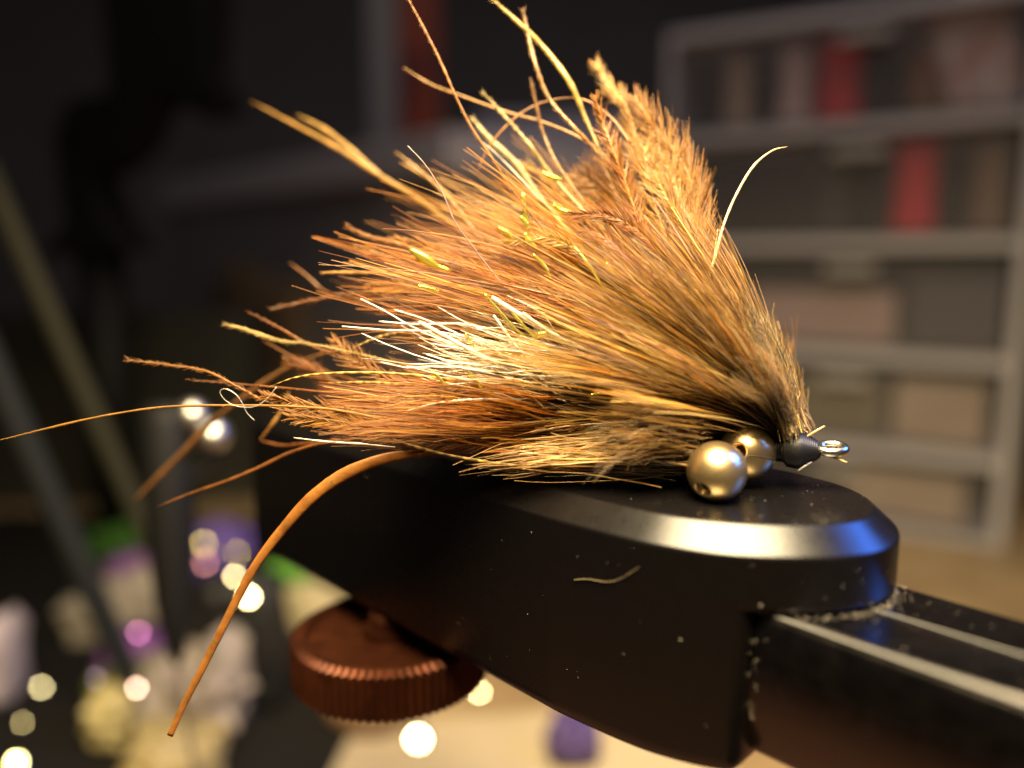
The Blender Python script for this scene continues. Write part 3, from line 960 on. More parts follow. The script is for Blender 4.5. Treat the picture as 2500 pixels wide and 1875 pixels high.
# yellow flash film strands
for pts, wd in (([(1000, 608, 83), (1030, 628, 83), (1062, 648, 83), (1100, 662, 83)], (7, 17, 13, 5)),
                ([(1215, 555, 83), (1240, 572, 83), (1262, 592, 83)], (6, 12, 6)),
                ([(1276, 472, 84), (1280, 500, 84), (1284, 530, 84), (1290, 560, 84)], (8, 9, 7)),
                ([(1280, 570, 82), (1292, 590, 82), (1310, 605, 82)], (6, 11, 6)),
                ([(1350, 500, 83), (1372, 515, 83), (1400, 522, 83)], (6, 10, 6)),
                ([(1180, 715, 77.5), (1215, 755, 77.5), (1255, 800, 77.6), (1300, 835, 77.8)], (4, 5, 4)),
                ([(1230, 740, 77.5), (1270, 785, 77.5), (1310, 830, 77.8)], (3, 5, 4)),
                ([(1300, 828, 77.2), (1318, 818, 77.2), (1335, 815, 77.2)], (6, 13, 8)),
                ([(1130, 890, 77.5), (1150, 915, 77.5), (1178, 950, 77.6)], (4, 7, 4)),
                ([(1020, 700, 83), (1048, 705, 83), (1072, 712, 83)], (8, 12, 6)),
                ([(1430, 966, 76.6), (1450, 964, 76.6), (1466, 960, 76.6)], (3, 6, 3)),
                ([(1470, 885, 76.8), (1485, 890, 76.8), (1500, 900, 76.8)], (4, 6, 3)),
                ([(1440, 560, 82), (1470, 620, 81.5), (1500, 680, 81)], (3, 5, 3)),
                ([(1270, 530, 82), (1283, 543, 82), (1292, 560, 82)], (6, 10, 6)),
                ([(1325, 420, 86), (1345, 432, 86), (1372, 440, 86)], (5, 9, 5)),
                ([(1480, 640, 80), (1500, 670, 80), (1512, 690, 80)], (4, 8, 4)),
                ([(1050, 905, 78), (1070, 920, 78), (1090, 944, 78)], (4, 7, 4)),
                ([(1135, 815, 77.5), (1150, 835, 77.5), (1160, 858, 77.5)], (4, 6, 3)),
                ([(1300, 620, 80), (1330, 650, 80), (1345, 680, 80)], (4, 7, 4)),
                ([(1400, 600, 81.5), (1440, 650, 81), (1470, 700, 81)], (3, 6, 3))):
    wd = tuple(1.45 * q for q in wd)
    strand('flash_strand', pts, wd, (0.8, 0.75, 0.1), 'flash', n=14, sides=6, flat=0.35)

# ---- feathers with separate barbs ----------------------------------------
def feather(pts, bl, col, nb, ang=42, curlf=0.2, rw=6, both=(1, 1), tcol=None, depthfan=0.5):
    """pts root->tip (px, py, distance); bl: barb length px list root->tip"""
    n = 40
    q = smoothpath([unp(*p) for p in pts], n)
    dep = np.mean([p[2] for p in pts])
    tt = np.linspace(0, 1, n)
    rad = np.interp(tt, [0, 1], [rw, 1.4]) / 2 * dep / F
    Vv, Q = tubes(q[None], rad[None], 5)
    root = obj('feather', mesh_np('feather', W(Vv), Q, color=np.clip(np.array(col) * 1.1, 0, .9)), M['feather'], fly)
    tang = np.gradient(q, axis=0)
    tang /= np.linalg.norm(tang, axis=1, keepdims=True)
    view = np.array([0.0, 1.0, -0.1])
    for sidei, sg in enumerate((-1, 1)):
        m = int(nb * 0.62 * both[sidei])
        if not m:
            continue
        k = np.sort(rng.uniform(0.05, 1.0, m))
        base = np.stack([np.interp(k, tt, q[:, i]) for i in range(3)], 1)
        tg = np.stack([np.interp(k, tt, tang[:, i]) for i in range(3)], 1)
        sd = np.cross(tg, view) * sg
        sd /= np.linalg.norm(sd, axis=1, keepdims=True)
        dp = np.cross(tg, sd)
        off = rng.normal(0, depthfan, (m, 1))
        # barbs mat together in small groups
        grp = (k * 26).astype(int)
        goff = rng.normal(0, 0.15, 40)[grp][:, None]
        glen = rng.uniform(0.78, 1.1, 40)[grp][:, None]
        a = np.radians(ang - 6 + rng.normal(0, 4, (m, 1))) + goff
        ln = np.interp(k, np.linspace(0, 1, len(bl)), bl)[:, None] * rng.uniform(0.7, 1.12, (m, 1)) * glen * dep / F
        d = tg * np.cos(a) + (sd + dp * off) * np.sin(a)
        d /= np.linalg.norm(d, axis=1, keepdims=True)
        K = 7
        u = np.linspace(0, 1, K)[None, :, None]
        P = base[:, None] + d[:, None] * ln[:, None] * u + tg[:, None] * ln[:, None] * (u ** 2) * curlf * rng.uniform(0.3, 1.6, (m, 1, 1))
        P = P + dp[:, None] * ln[:, None] * (u ** 2) * rng.normal(0, 0.14, (m, 1, 1))
        wpx = 3.0 * (1 - u[..., 0] * 0.75) * rng.uniform(0.7, 1.3, (m, 1))
        Vb, Qb = tubes(P, wpx / 2 * dep / F, 3)
        c = palette(m, [np.array(col) * 0.85, np.array(col) * 0.62 if tcol is None else tcol], [3, 1.3], 0.12)
        cc = np.repeat(c, K * 3, 0)
        stuff(obj('barbs', mesh_np('barbs', W(Vb), Qb, color=cc), M['feather'], root))
    return root


PALE = (0.60, 0.34, 0.115)
feather([(1730, 800, 81), (1650, 660, 83), (1585, 540, 85), (1568, 430, 86), (1553, 340, 87), (1530, 262, 88), (1490, 212, 90), (1455, 155, 91)], (40, 70, 80, 70, 60, 45, 26), PALE, 330, 38)
feather([(1770, 780, 80), (1735, 640, 82), (1712, 540, 83), (1690, 450, 84), (1650, 370, 85), (1600, 310, 86), (1550, 235, 87)], (40, 80, 95, 95, 85, 70, 40), (0.52, 0.25, 0.07), 360, 40, 0.3)
feather([(1700, 820, 80), (1620, 680, 81), (1568, 560, 82), (1530, 455, 83), (1500, 375, 83), (1475, 305, 84), (1452, 235, 84)], (40, 60, 65, 60, 50, 40, 18), (0.50, 0.21, 0.05), 330, 36)
feather([(1690, 780, 83), (1620, 650, 85), (1560, 560, 86), (1500, 490, 87), (1450, 450, 88), (1405, 422, 89)], (40, 60, 70, 65, 55, 30), (0.46, 0.22, 0.07), 280, 44)
feather([(1700, 800, 79), (1650, 700, 79.5), (1590, 600, 80), (1530, 545, 80.5), (1460, 522, 81), (1390, 525, 82)], (30, 45, 50, 45, 35, 14), (0.42, 0.15, 0.035), 300, 40, 0.5)
feather([(1800, 800, 79), (1745, 700, 80), (1700, 600, 81), (1655, 520, 82), (1620, 470, 83), (1600, 420, 84)], (40, 70, 80, 75, 60, 35), (0.62, 0.38, 0.14), 320, 38)
feather([(1660, 760, 82), (1560, 640, 84), (1480, 560, 86), (1400, 490, 88), (1330, 430, 89), (1270, 400, 90)], (36, 45, 50, 45, 35, 20), (0.58, 0.34, 0.10), 260, 30)
feather([(1640, 800, 80), (1520, 690, 81), (1430, 620, 82), (1330, 580, 82), (1230, 590, 83)], (30, 40, 45, 40, 16), (0.64, 0.40, 0.11), 260, 34)
for (pp, bl, col_) in (
        ([(1790, 820, 80.5), (1740, 700, 81), (1700, 600, 82), (1672, 510, 83), (1640, 430, 84), (1605, 360, 85)], (50, 90, 110, 110, 95, 50), (0.56, 0.27, 0.075)),
        ([(1760, 830, 80), (1690, 710, 81), (1640, 610, 82), (1605, 520, 83), (1585, 440, 84), (1572, 360, 85)], (50, 85, 100, 100, 90, 45), (0.60, 0.32, 0.10)),
        ([(1720, 830, 82), (1640, 700, 83.5), (1580, 600, 85), (1530, 520, 86), (1495, 450, 87), (1480, 380, 88)], (50, 80, 95, 95, 80, 40), (0.50, 0.21, 0.05)),
        ([(1700, 850, 79.5), (1610, 740, 80), (1545, 650, 80.5), (1490, 590, 81), (1430, 560, 82)], (45, 70, 80, 70, 25), (0.46, 0.17, 0.04)),
        ([(1680, 840, 83), (1570, 720, 85), (1480, 640, 87), (1400, 570, 89), (1340, 520, 91)], (45, 70, 85, 75, 30), (0.50, 0.24, 0.06))):
    feather(pp, bl, col_, 330, 36, 0.35, depthfan=0.12)
# lower tail feathers
feather([(1300, 1075, 81), (1120, 1070, 81), (980, 1050, 80.5), (850, 1012, 80), (740, 990, 80), (640, 965, 80.5)], (40, 55, 60, 50, 42, 22), ORANGE, 330, 34, 0.25)
feather([(1280, 1080, 79), (1120, 1085, 79), (1000, 1070, 79), (900, 1048, 79), (800, 1030, 79.5), (705, 1018, 80)], (35, 45, 50, 50, 45, 24), (0.58, 0.26, 0.05), 330, 36, 0.3)
feather([(1320, 1020, 82), (1180, 985, 82), (1060, 960, 82), (950, 930, 83), (870, 880, 84), (815, 830, 85)], (35, 60, 70, 65, 50, 20), (0.50, 0.21, 0.05), 300, 36, 0.25)
feather([(1300, 985, 83), (1200, 930, 83), (1120, 880, 84), (1050, 840, 85), (960, 800, 87)], (30, 55, 60, 50, 20), (0.46, 0.20, 0.06), 260, 40, 0.25)
feather([(1260, 1060, 84), (1100, 1030, 85), (960, 1000, 86), (840, 955, 88), (760, 900, 90), (700, 880, 91)], (35, 50, 60, 55, 40, 16), RUST, 260, 34, 0.25)
feather([(1350, 800, 82), (1200, 745, 83), (1080, 725, 84), (980, 705, 85), (900, 700, 86)], (35, 48, 50, 42, 16), ORANGE, 280, 32, 0.25)
feather([(1380, 760, 82), (1240, 690, 83), (1130, 640, 84), (1040, 600, 86), (960, 585, 88)], (35, 45, 45, 36, 14), (0.56, 0.25, 0.05), 260, 32, 0.25)

# ------------------------------------------------------------------ background: drawer cabinet
m_frame = principled('grey_plastic', (0.40, 0.385, 0.40), 0.5, bump=(300, .1, .1))
m_inner = principled('cabinet_inside', (0.05, 0.045, 0.043), 0.8)
m_drawer = plastic_clear('clear_drawer_plastic', (0.50, 0.47, 0.46), 0.09, 0.35)
m_handle = principled('drawer_grip', (0.36, 0.34, 0.32), 0.35)

D_R = 360.0
yaw = math.radians(30)
cdir = np.array([-math.cos(yaw), math.sin(yaw)])          # along the face, away to the left
cn = np.array([-math.sin(yaw), -math.cos(yaw)])           # face normal, towards the lens
right_pt = np.array([0.640 * D_R, D_R])
Wc = 172.0
base_c = right_pt + cdir * Wc / 2 - cn * 45
cab = thing('drawer_cabinet', 'grey plastic cabinet of clear drawers holding red spools, behind the vise', 'cabinet', (base_c[0], base_c[1], DESK))
cab.rotation_euler = (0, 0, -yaw)
DEP = 90.0


def cab_box(name, mat, x0, x1, y0, y1, z0, z1, bevel=0.8, parent=None):
    """x: from the left end (0) to Wc, y: 0 at the face to DEP at the back, z above desk"""
    return box(name, mat, ((x0 + x1) / 2 - Wc / 2, (y0 + y1) / 2 - DEP / 2, (z0 + z1) / 2), (x1 - x0, y1 - y0, z1 - z0), bevel=bevel, parent=parent or cab)


levels = [0.0, 37.0, 80.5, 132.0, 186.0, 244.0]           # undersides of the shelves
# fitted so that the shelf fronts fall on the rows seen in the picture
rows_px = [1372, 1112, 872, 578, 268, -40]
xr = right_pt + cdir * 20
levels = []
for r in rows_px:
    v = -(r - 937.5) / F
    t = xr[1] / (cp + v * sp)
    levels.append((v * cp - sp) * t - DESK)
levels[0] = max(levels[0], 3.0)
top_z = levels[-1]
cab_box('side_panel', m_frame, 0, 4, 0, DEP, 0, top_z)
cab_box('side_panel', m_frame, Wc - 6, Wc, 0, DEP, 0, top_z)
cab_box('back_panel', m_inner, 4.2, Wc - 6.2, DEP - 2, DEP - 0.3, 0.4, top_z - 6.4, 0)
for i, z in enumerate(levels):
    cab_box('shelf', m_frame, 4.1, Wc - 6.1, 0.2, DEP - 2.2, max(0.2, z - 6.0), z)
for i in range(5):
    z0, z1 = levels[i] + 1.5, levels[i + 1] - 9.5
    d = cab_box('drawer', m_drawer, 6, Wc - 8, 1.5, 4.0, z0, z1, 0.8)
    g = box('grip', m_handle, (12, -3.4, (z1 - z0) / 2 - 5.0), (24, 4.5, 5), bevel=1.5, parent=d)
    b = cab_box('drawer', m_drawer, 6, Wc - 8, 4.4, DEP - 6, z0, z0 + 1.4, 0.2)
    b.name = 'drawer_floor'


def cab_world(x, y, z):
    l = np.array([x - Wc / 2, y - DEP / 2])
    R_ = np.array([[math.cos(-yaw), -math.sin(-yaw)], [math.sin(-yaw), math.cos(-yaw)]])
    q = R_ @ l + base_c
    return (q[0], q[1], z + DESK)


def cab_x(px, y=14.0):
    """cabinet x whose point (x, y behind face) is seen at pixel column px"""
    best = min(np.linspace(0, Wc, 400), key=lambda x: abs(cab_world(x, y, 0)[0] / (cab_world(x, y, 0)[1] * cp + sp * 40) - (px - 1250) / F))
    return best


def spool(px, row, r, h, col, label, name='thread_spool', cat='spool', grp=None, y=None):
    x = cab_x(px)
    z = levels[row] + 1.5 + 1.6
    h = min(h, levels[row + 1] - 10.5 - z)
    c = cab_world(x, y or (8 + r), z)
    m = principled(name + '_material', col, 0.6, bump=(900, .3, .2))
    rp = r * 0.86
    prof = [(r, 0), (r, h * .08), (rp, h * .12)]
    for k in range(14):
        zz = h * (.12 + .76 * k / 13)
        prof.append((rp + (0.25 if k % 2 else 0), zz))
    prof += [(rp, h * .88), (r, h * .92), (r, h)]
    o = obj(name, lathe(name, prof, c, 36), m)
    tag(o, label, cat, grp)
    return o


def packet(name, mat, centre, size, label=None, cat=None, rot=(0, 0, 0), amp=0.12, seed=0, sub=8, parent=None, grp=None):
    """crumpled soft packet: rounded block with folds"""
    import bmesh
    from mathutils import noise
    bm = bmesh.new()
    bmesh.ops.create_cube(bm, size=1)
    bmesh.ops.subdivide_edges(bm, edges=bm.edges[:], cuts=sub * 2, use_grid_fill=True)
    for v in bm.verts:
        p = v.co.copy()
        s = p.normalized() * 0.58
        p = p.lerp(s, 0.6)
        nz = noise.noise(p * 3.1 + Vector((seed * 7.3, 1, 2))) + 0.6 * noise.noise(p * 7.7 + Vector((3, seed * 5.1, 2)))
        nz += 0.8 * abs(noise.noise(p * 5.0 + Vector((seed * 1.7, 4, 9)))) - 0.3
        p *= 1 + 1.15 * amp * nz
        v.co = Vector((p.x * size[0], p.y * size[1], p.z * size[2])) * MM
    bmesh.ops.recalc_face_normals(bm, faces=bm.faces)
    me = bpy.data.meshes.new(name)
    bm.to_mesh(me)
    bm.free()
    for p in me.polygons:
        p.use_smooth = True
    zmin = min(v.co.z for v in me.vertices)
    o = obj(name, me, mat)
    o.location = tuple(W(centre))
    o.rotation_euler = rot
    if label:
        tag(o, label, cat, grp)
    return o


spool(1775, 4, 8, 40, (0.42, 0.30, 0.20), 'tan spool in the top drawer beside the pink one')
spool(1905, 4, 9, 42, (0.62, 0.44, 0.38), 'pale pink spool in the top drawer')
spool(2010, 4, 11.5, 50, (0.75, 0.012, 0.02), 'bright red spool in the top drawer')
spool(2205, 3, 11, 44, (0.70, 0.01, 0.03), 'crimson spool in the second drawer from the top')
spool(2010, 3, 10, 42, (0.02, 0.018, 0.018), 'black spool in the second drawer from the top')
spool(2385, 3, 9, 40, (0.22, 0.14, 0.08), 'brown spool in the second drawer from the top')
m_pk = principled('patch_feather', (0.80, 0.66, 0.56), 0.7, noise=(60, (0.55, 0.26, 0.15), 0.42, 0.62))
x = cab_x(2325, 16)
z4 = levels[4]
packet('feather_patch', m_pk, cab_world(x, 16, z4 + 29), (30, 10, 54), 'speckled cream and orange patch leaning in the top drawer', 'feather patch', (0, math.radians(-14), -yaw), 0.16, 3)
m_am = principled('amber_patch', (0.42, 0.20, 0.05), 0.7)
packet('fur_patch', m_am, cab_world(cab_x(2240, 26), 26, z4 + 22), (24, 10, 34), 'small amber fur patch behind the speckled patch in the top drawer', 'fur patch', (0, 0, -yaw), 0.18, 5)
m_pl = principled('pink_card', (0.42, 0.30, 0.26), 0.6)
m_dk = principled('dark_packet', (0.05, 0.05, 0.055), 0.6)
m_ol = principled('olive_packet', (0.16, 0.14, 0.08), 0.6)
m_bg = principled('beige_card', (0.46, 0.37, 0.27), 0.6, noise=(40, (0.36, 0.27, 0.2), .4, .7))


def card(px0, px1, row, frac, mat, name, label, cat, depth=12):
    xa, xb = cab_x(px0), cab_x(px1)
    z = levels[row] + 3.1
    h = (levels[row + 1] - 10.5 - z) * frac
    o = box(name, mat, cab_world((xa + xb) / 2, 14, z + h / 2), (abs(xb - xa), depth, h), (0, 0, -yaw), 1.5)
    tag(o, label, cat)
    return o


card(1830, 2185, 2, 0.62, m_pl, 'card_pack', 'dusty pink pack lying in the third drawer from the top', 'packet')
card(2215, 2440, 2, 0.80, m_dk, 'dark_box', 'dark box beside the pink pack in the third drawer', 'box')
card(1960, 2170, 1, 0.85, m_ol, 'olive_box', 'olive box in the fourth drawer from the top', 'box')
card(2195, 2420, 1, 0.88, m_bg, 'beige_box', 'mottled beige box beside the olive one in the fourth drawer', 'box')
card(2080, 2390, 0, 0.85, m_bg, 'card_box', 'beige card box in the bottom drawer', 'box')

# ------------------------------------------------------------------ background: left and centre
m_tub = plastic_clear('cloudy_tub_plastic', (0.34, 0.31, 0.31), 0.7, 0.4)
m_rim = principled('tub_rim', (0.62, 0.58, 0.60), 0.5)
m_black = principled('black_plastic', (0.006, 0.006, 0.006), 0.6, 0, 0.2)
# cloudy storage tub standing behind the fly
tl = np.array([-300.0, 720.0])
tr_ = np.array([-30.0, 430.0])
td = (tr_ - tl) / np.linalg.norm(tr_ - tl)
tn = np.array([td[1], -td[0]])
tn = tn if tn[1] < 0 else -tn
Lt = np.linalg.norm(tr_ - tl)
tub_h = CAM_H + 62
tub_c = (tl + tr_) / 2 - tn * 90
tub_yaw = math.atan2(td[1], td[0])
tub = thing('storage_tub', 'cloudy grey storage tub with pale rim behind the fly', 'tub', (tub_c[0], tub_c[1], DESK))
tub.rotation_euler = (0, 0, tub_yaw)
for nm, c_, s_ in (('side', (0, -90, tub_h / 2), (Lt, 3, tub_h)), ('side', (0, 90, tub_h / 2), (Lt, 3, tub_h)),
                   ('side', (Lt / 2 - 1.5, 0, tub_h / 2), (3, 176, tub_h)), ('side', (-Lt / 2 + 1.5, 0, tub_h / 2), (3, 176, tub_h))):
    box(nm, m_tub, c_, s_, bevel=0.5, parent=tub)
box('floor', m_tub, (0, 0, 2), (Lt - 8, 174, 3), bevel=0.3, parent=tub)
for nm, c_, s_ in (('rim', (0, -93, tub_h - 7), (Lt + 8, 9, 22)), ('rim', (0, 93, tub_h - 7), (Lt + 8, 9, 22)),
                   ('rim', (Lt / 2 + 2, 0, tub_h - 7), (9, 177, 22)), ('rim', (-Lt / 2 - 2, 0, tub_h - 7), (9, 177, 22))):
    box(nm, m_rim, c_, s_, bevel=2, parent=tub)
m_brn = principled('brown_hide', (0.19, 0.12, 0.06), 0.8)
packet('hide_bundle', m_brn, (-165, 620, DESK + 70), (170, 90, 130), 'brown hide bundle inside the cloudy tub', 'hide', (0, 0, tub_yaw), 0.14, 9)

# pale violet carton with a dark flap, right of the tub
m_vio = principled('violet_carton', (0.34, 0.31, 0.38), 0.6)
cx0, cx1 = unp(1165, 700, 520)[0], unp(1530, 700, 520)[0]
ztop = unp(1300, 290, 520)[2]
car = thing('carton', 'pale violet carton standing behind the upright feathers', 'carton', ((cx0 + cx1) / 2, 550, DESK))
hC = ztop - DESK
box('wall_panel', m_vio, (0, 0, hC / 2), (cx1 - cx0, 60, hC), bevel=1.5, parent=car)
box('flap', m_dk, (-12, -31.2, hC - 46), (16, 2, 44), bevel=0.6, parent=car)
# grey upright with red and orange packet hanging against it
m_post = principled('grey_upright', (0.30, 0.28, 0.28), 0.5)
m_red = principled('red_orange_packet', (0.34, 0.05, 0.012), 0.55, noise=(22, (0.16, 0.012, 0.008), 0.45, 0.6))
pc = unp(930, 100, 560)
zt_ = unp(930, -120, 560)[2]
up = box('shelf_upright', m_post, (pc[0], pc[1] + 30, (zt_ + DESK) / 2), (26, 14, zt_ - DESK), bevel=1)
tag(up, 'pale grey shelf upright beside the red packet', 'upright')
p0, p1 = unp(958, 0, 545), unp(1062, 0, 545)
zb_ = unp(1000, 330, 545)[2]
pkx = box('hanging_packet', m_red, ((p0[0] + p1[0]) / 2, pc[1] + 19.5, (zt_ + zb_) / 2), (p1[0] - p0[0], 8, zt_ - zb_), bevel=1.2)
tag(pkx, 'tall red and orange packet hanging beside the grey upright', 'packet')

# black stepped bracket at upper left (thick cast piece on a stem)
poly = [(270, -60), (530, -60), (515, 160), (560, 250), (470, 275), (415, 225), (370, 250), (330, 335), (262, 400), (205, 420), (240, 520), (300, 610), (60, 625), (135, 545), (125, 330), (165, 245), (268, 225)]
tS = 330.0
pv = [unp(x, y, tS) for x, y in poly]
pv = np.array(pv)
yb = pv[:, 1].mean()
V = np.vstack([np.column_stack([pv[:, 0], np.full(len(pv), yb), pv[:, 2]]), np.column_stack([pv[:, 0], np.full(len(pv), yb + 28), pv[:, 2]])])
N_ = len(poly)
polys = [tuple(range(N_)), tuple(range(2 * N_ - 1, N_ - 1, -1))] + [(j, N_ + j, N_ + (j + 1) % N_, (j + 1) % N_) for j in range(N_)]
me = mesh_np('bracket_plate', W(V), polys=polys, smooth=False)
brk = bpy.data.objects.new('lamp_bracket', None)
C.objects.link(brk)
tag(brk, 'black angular bracket on a stem in front of the grey wall', 'bracket')
o = obj('bracket_plate', me, m_black, brk)
soften(o, 2.0)
zst = unp(180, 615, tS)[2]
xs = unp(180, 615, tS)[0]
obj('stem', lathe('stem', [(10, DESK), (10, zst + 4)], (xs, yb + 14, 0), 28), m_black, brk)

# olive box and rods at the left
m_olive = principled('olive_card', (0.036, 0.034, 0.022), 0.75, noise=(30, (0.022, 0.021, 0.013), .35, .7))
xa, xb = unp(-140, 900, 440)[0], unp(590, 900, 440)[0]
zt2 = unp(300, 770, 440)[2]
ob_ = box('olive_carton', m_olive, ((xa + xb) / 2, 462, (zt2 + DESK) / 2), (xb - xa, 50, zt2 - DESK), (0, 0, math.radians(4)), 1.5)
tag(ob_, 'plain olive carton standing behind the leaning rods', 'carton')
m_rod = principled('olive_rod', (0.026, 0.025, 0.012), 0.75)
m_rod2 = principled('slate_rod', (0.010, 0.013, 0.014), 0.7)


def rod(name, mat, a, b, r, label, cat='rod'):
    P = np.array([np.array(a) + (np.array(b) - np.array(a)) * k for k in np.linspace(0, 1, 12)])[None]
    Vv, Q = tubes(P, np.full((1, 12), r), 14)
    o = obj(name, mesh_np(name, W(Vv), Q), mat)
    tag(o, label, cat)
    return o


def foot(px, py, t):
    return unp(px, py, t)


ra, rb = unp(-40, 400, 205), unp(340, 1260, 235)
k = (DESK - ra[2]) / (rb[2] - ra[2])
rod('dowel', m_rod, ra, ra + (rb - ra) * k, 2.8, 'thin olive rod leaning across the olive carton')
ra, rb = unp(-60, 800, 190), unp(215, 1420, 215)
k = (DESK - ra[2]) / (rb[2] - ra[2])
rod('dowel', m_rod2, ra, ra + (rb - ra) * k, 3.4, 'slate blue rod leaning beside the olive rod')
m_mat = principled('dark_mat', (0.008, 0.007, 0.006), 0.85, 0, 0.2)
mt = box('craft_mat', m_mat, (-165, 250, DESK + 1.2), (245, 300, 2.0), (0, 0, math.radians(-6)), 0.5)
tag(mt, 'dark craft mat lying on the desk under the colourful packets', 'mat')

# black tapered tool with a silver ball top
tt_ = 165.0
ttop, tbot = unp(405, 985, tt_), unp(432, 1625, tt_)
tool = bpy.data.objects.new('tool', None)
C.objects.link(tool)
tag(tool, 'black tapering hand tool with silver ball tip standing upside down', 'tool')
ax_ = ttop - tbot
Lq = np.linalg.norm(ax_)
obj('handle', lathe('handle', [(0.6, 0), (2.0, Lq * .06), (3.8, Lq * .25), (4.9, Lq * .55), (5.4, Lq * .93), (4.2, Lq)], tbot, 36, axis=ax_), m_black, tool)
m_sil = principled('chrome', (0.65, 0.63, 0.58), 0.38, 1.0)
for px_, py_, r_ in ((470, 1012, 3.0), (520, 1062, 3.4)):
    obj('ball', lathe('ball', [(r_ * math.sin(a), -r_ * math.cos(a)) for a in np.linspace(0.02, 3.12, 18)], unp(px_, py_, tt_ - 1), 28), m_sil, tool)
P = smoothpath([unp(420, 1000, tt_), unp(470, 1012, tt_ - 1), unp(520, 1062, tt_ - 1), unp(520, 1130, tt_), unp(455, 1180, tt_)], 24)[None]
Vv, Q = tubes(P, np.full((1, 24), 1.5), 10)
obj('wire_arm', mesh_np('wire_arm', W(Vv), Q), m_black, tool)
# its needle is stuck into the mat
P = np.array([tbot + (np.array([tbot[0] + 3, tbot[1] + 4, DESK + 1]) - tbot) * k for k in np.linspace(0, 1, 8)])[None]
Vv, Q = tubes(P, np.full((1, 8), 0.5), 8)
obj('needle', mesh_np('needle', W(Vv), Q), m_sil, tool)

# crumpled packets and scraps of tying material on the mat
PT = {}


def pile(name, px, py, wpx, hpx, t, col, label, cat, seed, dmm=18, rot=0.0, amp=0.16, rough=0.5, noise_c=None):
    t = tz(py + hpx * 0.50, DESK + 2.2)            # stands on the desk or mat
    PT[seed] = t - dmm * 0.62
    c = unp(px, py, t)
    m = principled(name + '_stuff', col, rough, noise=noise_c)
    return packet(name, m, c, (wpx * t / F, dmm, hpx * t / F), label, cat, (0, rot, 0), amp, seed)


pile('plastic_bag', 290, 1480, 250, 130, 272, (0.42, 0.37, 0.30), 'crumpled cream bag lying in front of the purple wad', 'bag', 1, 22, -0.35)
pile('purple_wad', 335, 1390, 130, 80, 276, (0.30, 0.12, 0.42), 'purple fluffy wad between the dark green scrap and cream bag', 'dubbing', 2, 16, -0.3, .2)
pile('green_scrap', 310, 1320, 150, 80, 284, (0.045, 0.14, 0.018), 'dark green scrap lying behind the purple wad', 'scrap', 3, 16, -0.15, .2)
pile('purple_dubbing', 330, 1590, 150, 70, 262, (0.26, 0.10, 0.38), 'deep purple dubbing behind the olive green foam strip', 'dubbing', 4, 18, 0, .22)
pile('green_foam', 350, 1650, 220, 60, 258, (0.12, 0.17, 0.03), 'olive green foam strip in front of the purple dubbing', 'foam', 5, 22, -0.1, .15)
pile('yellow_yarn', 290, 1730, 120, 130, 246, (0.55, 0.46, 0.20), 'pale yellow yarn wad on the dark mat', 'yarn', 6, 20, 0.2, .2)
pile('paper_towel', 480, 1690, 230, 190, 238, (0.38, 0.32, 0.27), 'crumpled white paper towel beside the pale yellow yarn', 'paper', 7, 24, -0.3, .30)
pile('folded_tissue', 560, 1655, 95, 240, 239, (0.36, 0.31, 0.27), 'upright folded white tissue standing behind the paper towel', 'tissue', 8, 18, 0.05, .2)
pile('yellow_cloth', 430, 1850, 200, 150, 219, (0.40, 0.31, 0.13), 'yellow cloth lying in front of the white paper towel', 'cloth', 9, 22, 0.1, .2)
pile('violet_bag', 545, 1345, 130, 120, 300, (0.13, 0.08, 0.40), 'violet foil bag behind the tapered black tool', 'bag', 10, 20, 0.2, .2)
pile('black_bag', 600, 1560, 210, 330, 285, (0.012, 0.012, 0.012), 'black bag standing in front of the violet foil bag', 'bag', 11, 18, 0, .1)
pile('green_felt', 700, 1430, 120, 110, 312, (0.10, 0.30, 0.03), 'bright green felt behind the thumb screw', 'felt', 12, 16, 0.4, .15)
pile('cream_felt', 770, 1490, 170, 110, 306, (0.42, 0.36, 0.22), 'cream felt in front of the bright green felt', 'felt', 13, 16, 0.4, .15)
pile('purple_packet', 1400, 1800, 120, 100, 232, (0.07, 0.045, 0.16), 'small purple packet lying on the desk below the vise', 'packet', 14, 12, 0.1, .12)
pile('pale_packet', 10, 1610, 60, 220, 250, (0.5, 0.42, 0.45), 'pale pink packet at the edge of the dark mat', 'packet', 15, 16, 0.1, .15)

# sheet of cream paper on the desk, its near edge running below the vise
m_sheet = principled('cream_paper', (0.48, 0.39, 0.26), 0.7, noise=(25, (0.38, 0.30, 0.19), .4, .7))
pa = unp(1180, 1880, tz(1880, DESK))
shp = box('paper_sheet', m_sheet, (pa[0] + 8, pa[1] - 10, DESK + 0.9), (118, 70, 0.8), (0, 0, math.radians(9)), 0.2)
tag(shp, 'cream paper sheet lying flat on the desk below the vise', 'paper')
m_tape = principled('brown_tape', (0.17, 0.10, 0.05), 0.5)
tcx = unp(905, 1770, tz(1770, DESK))
tpo = obj('tape_roll', lathe('tape_roll', [(9, 0.4), (15, 0.4), (15, 9), (9, 9), (9, 0.4)], (tcx[0], tcx[1] + 6, DESK), 40), m_tape)
tag(tpo, 'small brown tape roll lying on the desk below the thumb screw', 'tape')
# added foil discs, each tilted to mirror the lamp as a blurred glint
lampv = np.array(LAMP)


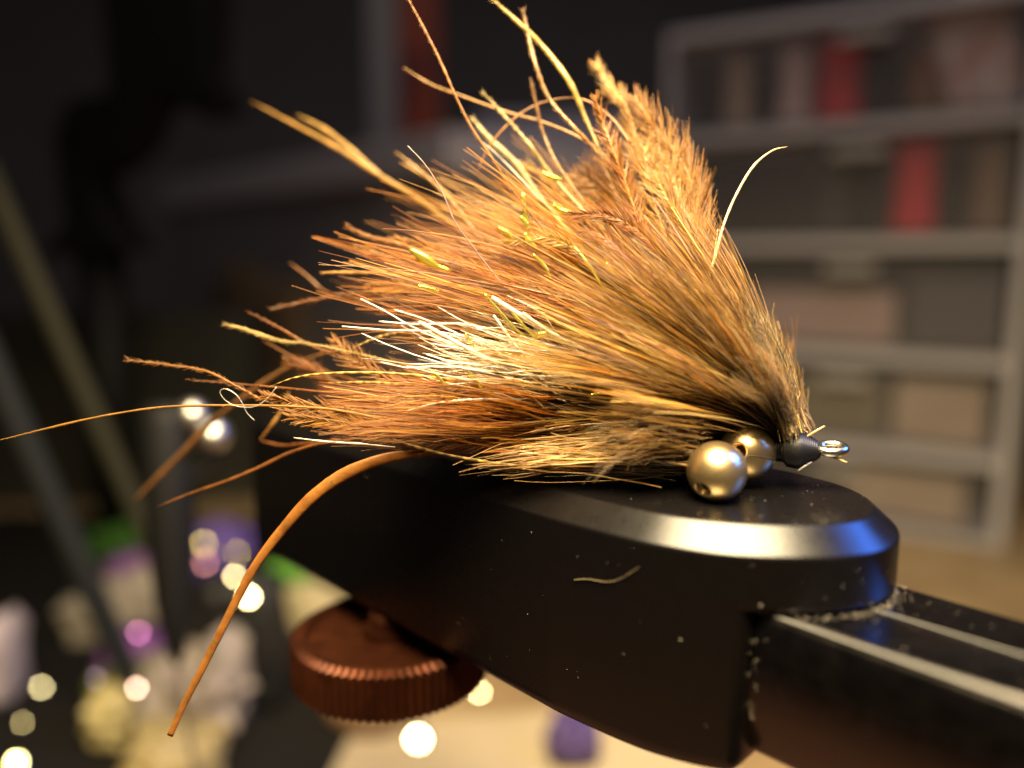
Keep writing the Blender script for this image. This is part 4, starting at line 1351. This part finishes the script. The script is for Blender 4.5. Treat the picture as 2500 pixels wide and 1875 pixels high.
def glint(px, py, t, r, col, label):
    t = PT[t] if t else tz(py, DESK + 2.6)
    r *= 1.15
    p = unp(px, py, t)
    a = -p / np.linalg.norm(p)
    b = lampv - p
    b = b / np.linalg.norm(b)
    h = a + b
    prof = [(0.25 * r, -0.06), (r, -0.05), (r, 0.05), (0.6 * r, 0.09), (0.25 * r, 0.10)]
    m = principled('glint_foil', col, 0.16, 1.0)
    o = obj('glint', lathe('glint', prof, p, 28, axis=h), m)
    for q in o.data.polygons:
        q.use_smooth = True
    tag(o, label, 'glint', None)
    return o


for px_, py_, t_, r_, col_, lb_ in (
        (298, 1588, 4, 1.0, (0.66, 0.42, 0.78), 'lilac sequin on the deep purple dubbing'),
        (338, 1545, 4, 0.75, (0.45, 0.18, 0.62), 'purple sequin above the lilac one'),
        (235, 1655, 5, 0.6, (0.38, 0.30, 0.66), 'dull blue violet sequin at the end of the green foam'),
        (262, 1512, 1, 0.7, (0.50, 0.22, 0.66), 'dark violet sequin on the crumpled cream bag'),
        (390, 1548, 1, 0.6, (0.42, 0.30, 0.60), 'greyish violet sequin between the cream bag and the black tool'),
        (335, 1680, 6, 0.85, (0.95, 0.72, 0.86), 'pale pink sequin on the pale yellow yarn'),
        (345, 1405, 2, 0.7, (0.55, 0.24, 0.68), 'plum sequin on the purple fluffy wad'),
        (497, 1328, 10, 0.9, (0.80, 0.74, 0.30), 'yellow sequin on the violet foil bag'),
        (500, 1375, 10, 0.8, (0.85, 0.42, 0.55), 'rose pink sequin on the violet foil bag'),
        (578, 1352, 10, 0.7, (0.78, 0.76, 0.12), 'lime yellow sequin on the violet foil bag'),
        (573, 1408, 11, 0.95, (0.66, 0.58, 0.48), 'dull beige sequin on the black bag'),
        (607, 1458, 11, 1.5, (0.95, 0.88, 0.68), 'bright cream sequin on the black bag'),
        (102, 1678, 0, 0.9, (0.60, 0.62, 0.50), 'grey green sequin on the dark mat'),
        (55, 1765, 0, 0.6, (0.50, 0.50, 0.36), 'faint grey sequin on the dark mat'),
        (40, 1862, 0, 1.6, (0.85, 0.88, 0.50), 'pale lime sequin at the front of the dark mat'),
        (1020, 1806, 0, 2.6, (0.98, 0.94, 0.80), 'bright white sequin on the bare desk below the thumb screw'),
        (1170, 1690, 0, 0.9, (0.80, 0.76, 0.60), 'small cream sequin on the bare desk behind the vise')):
    glint(px_, py_, t_, r_, col_, lb_)
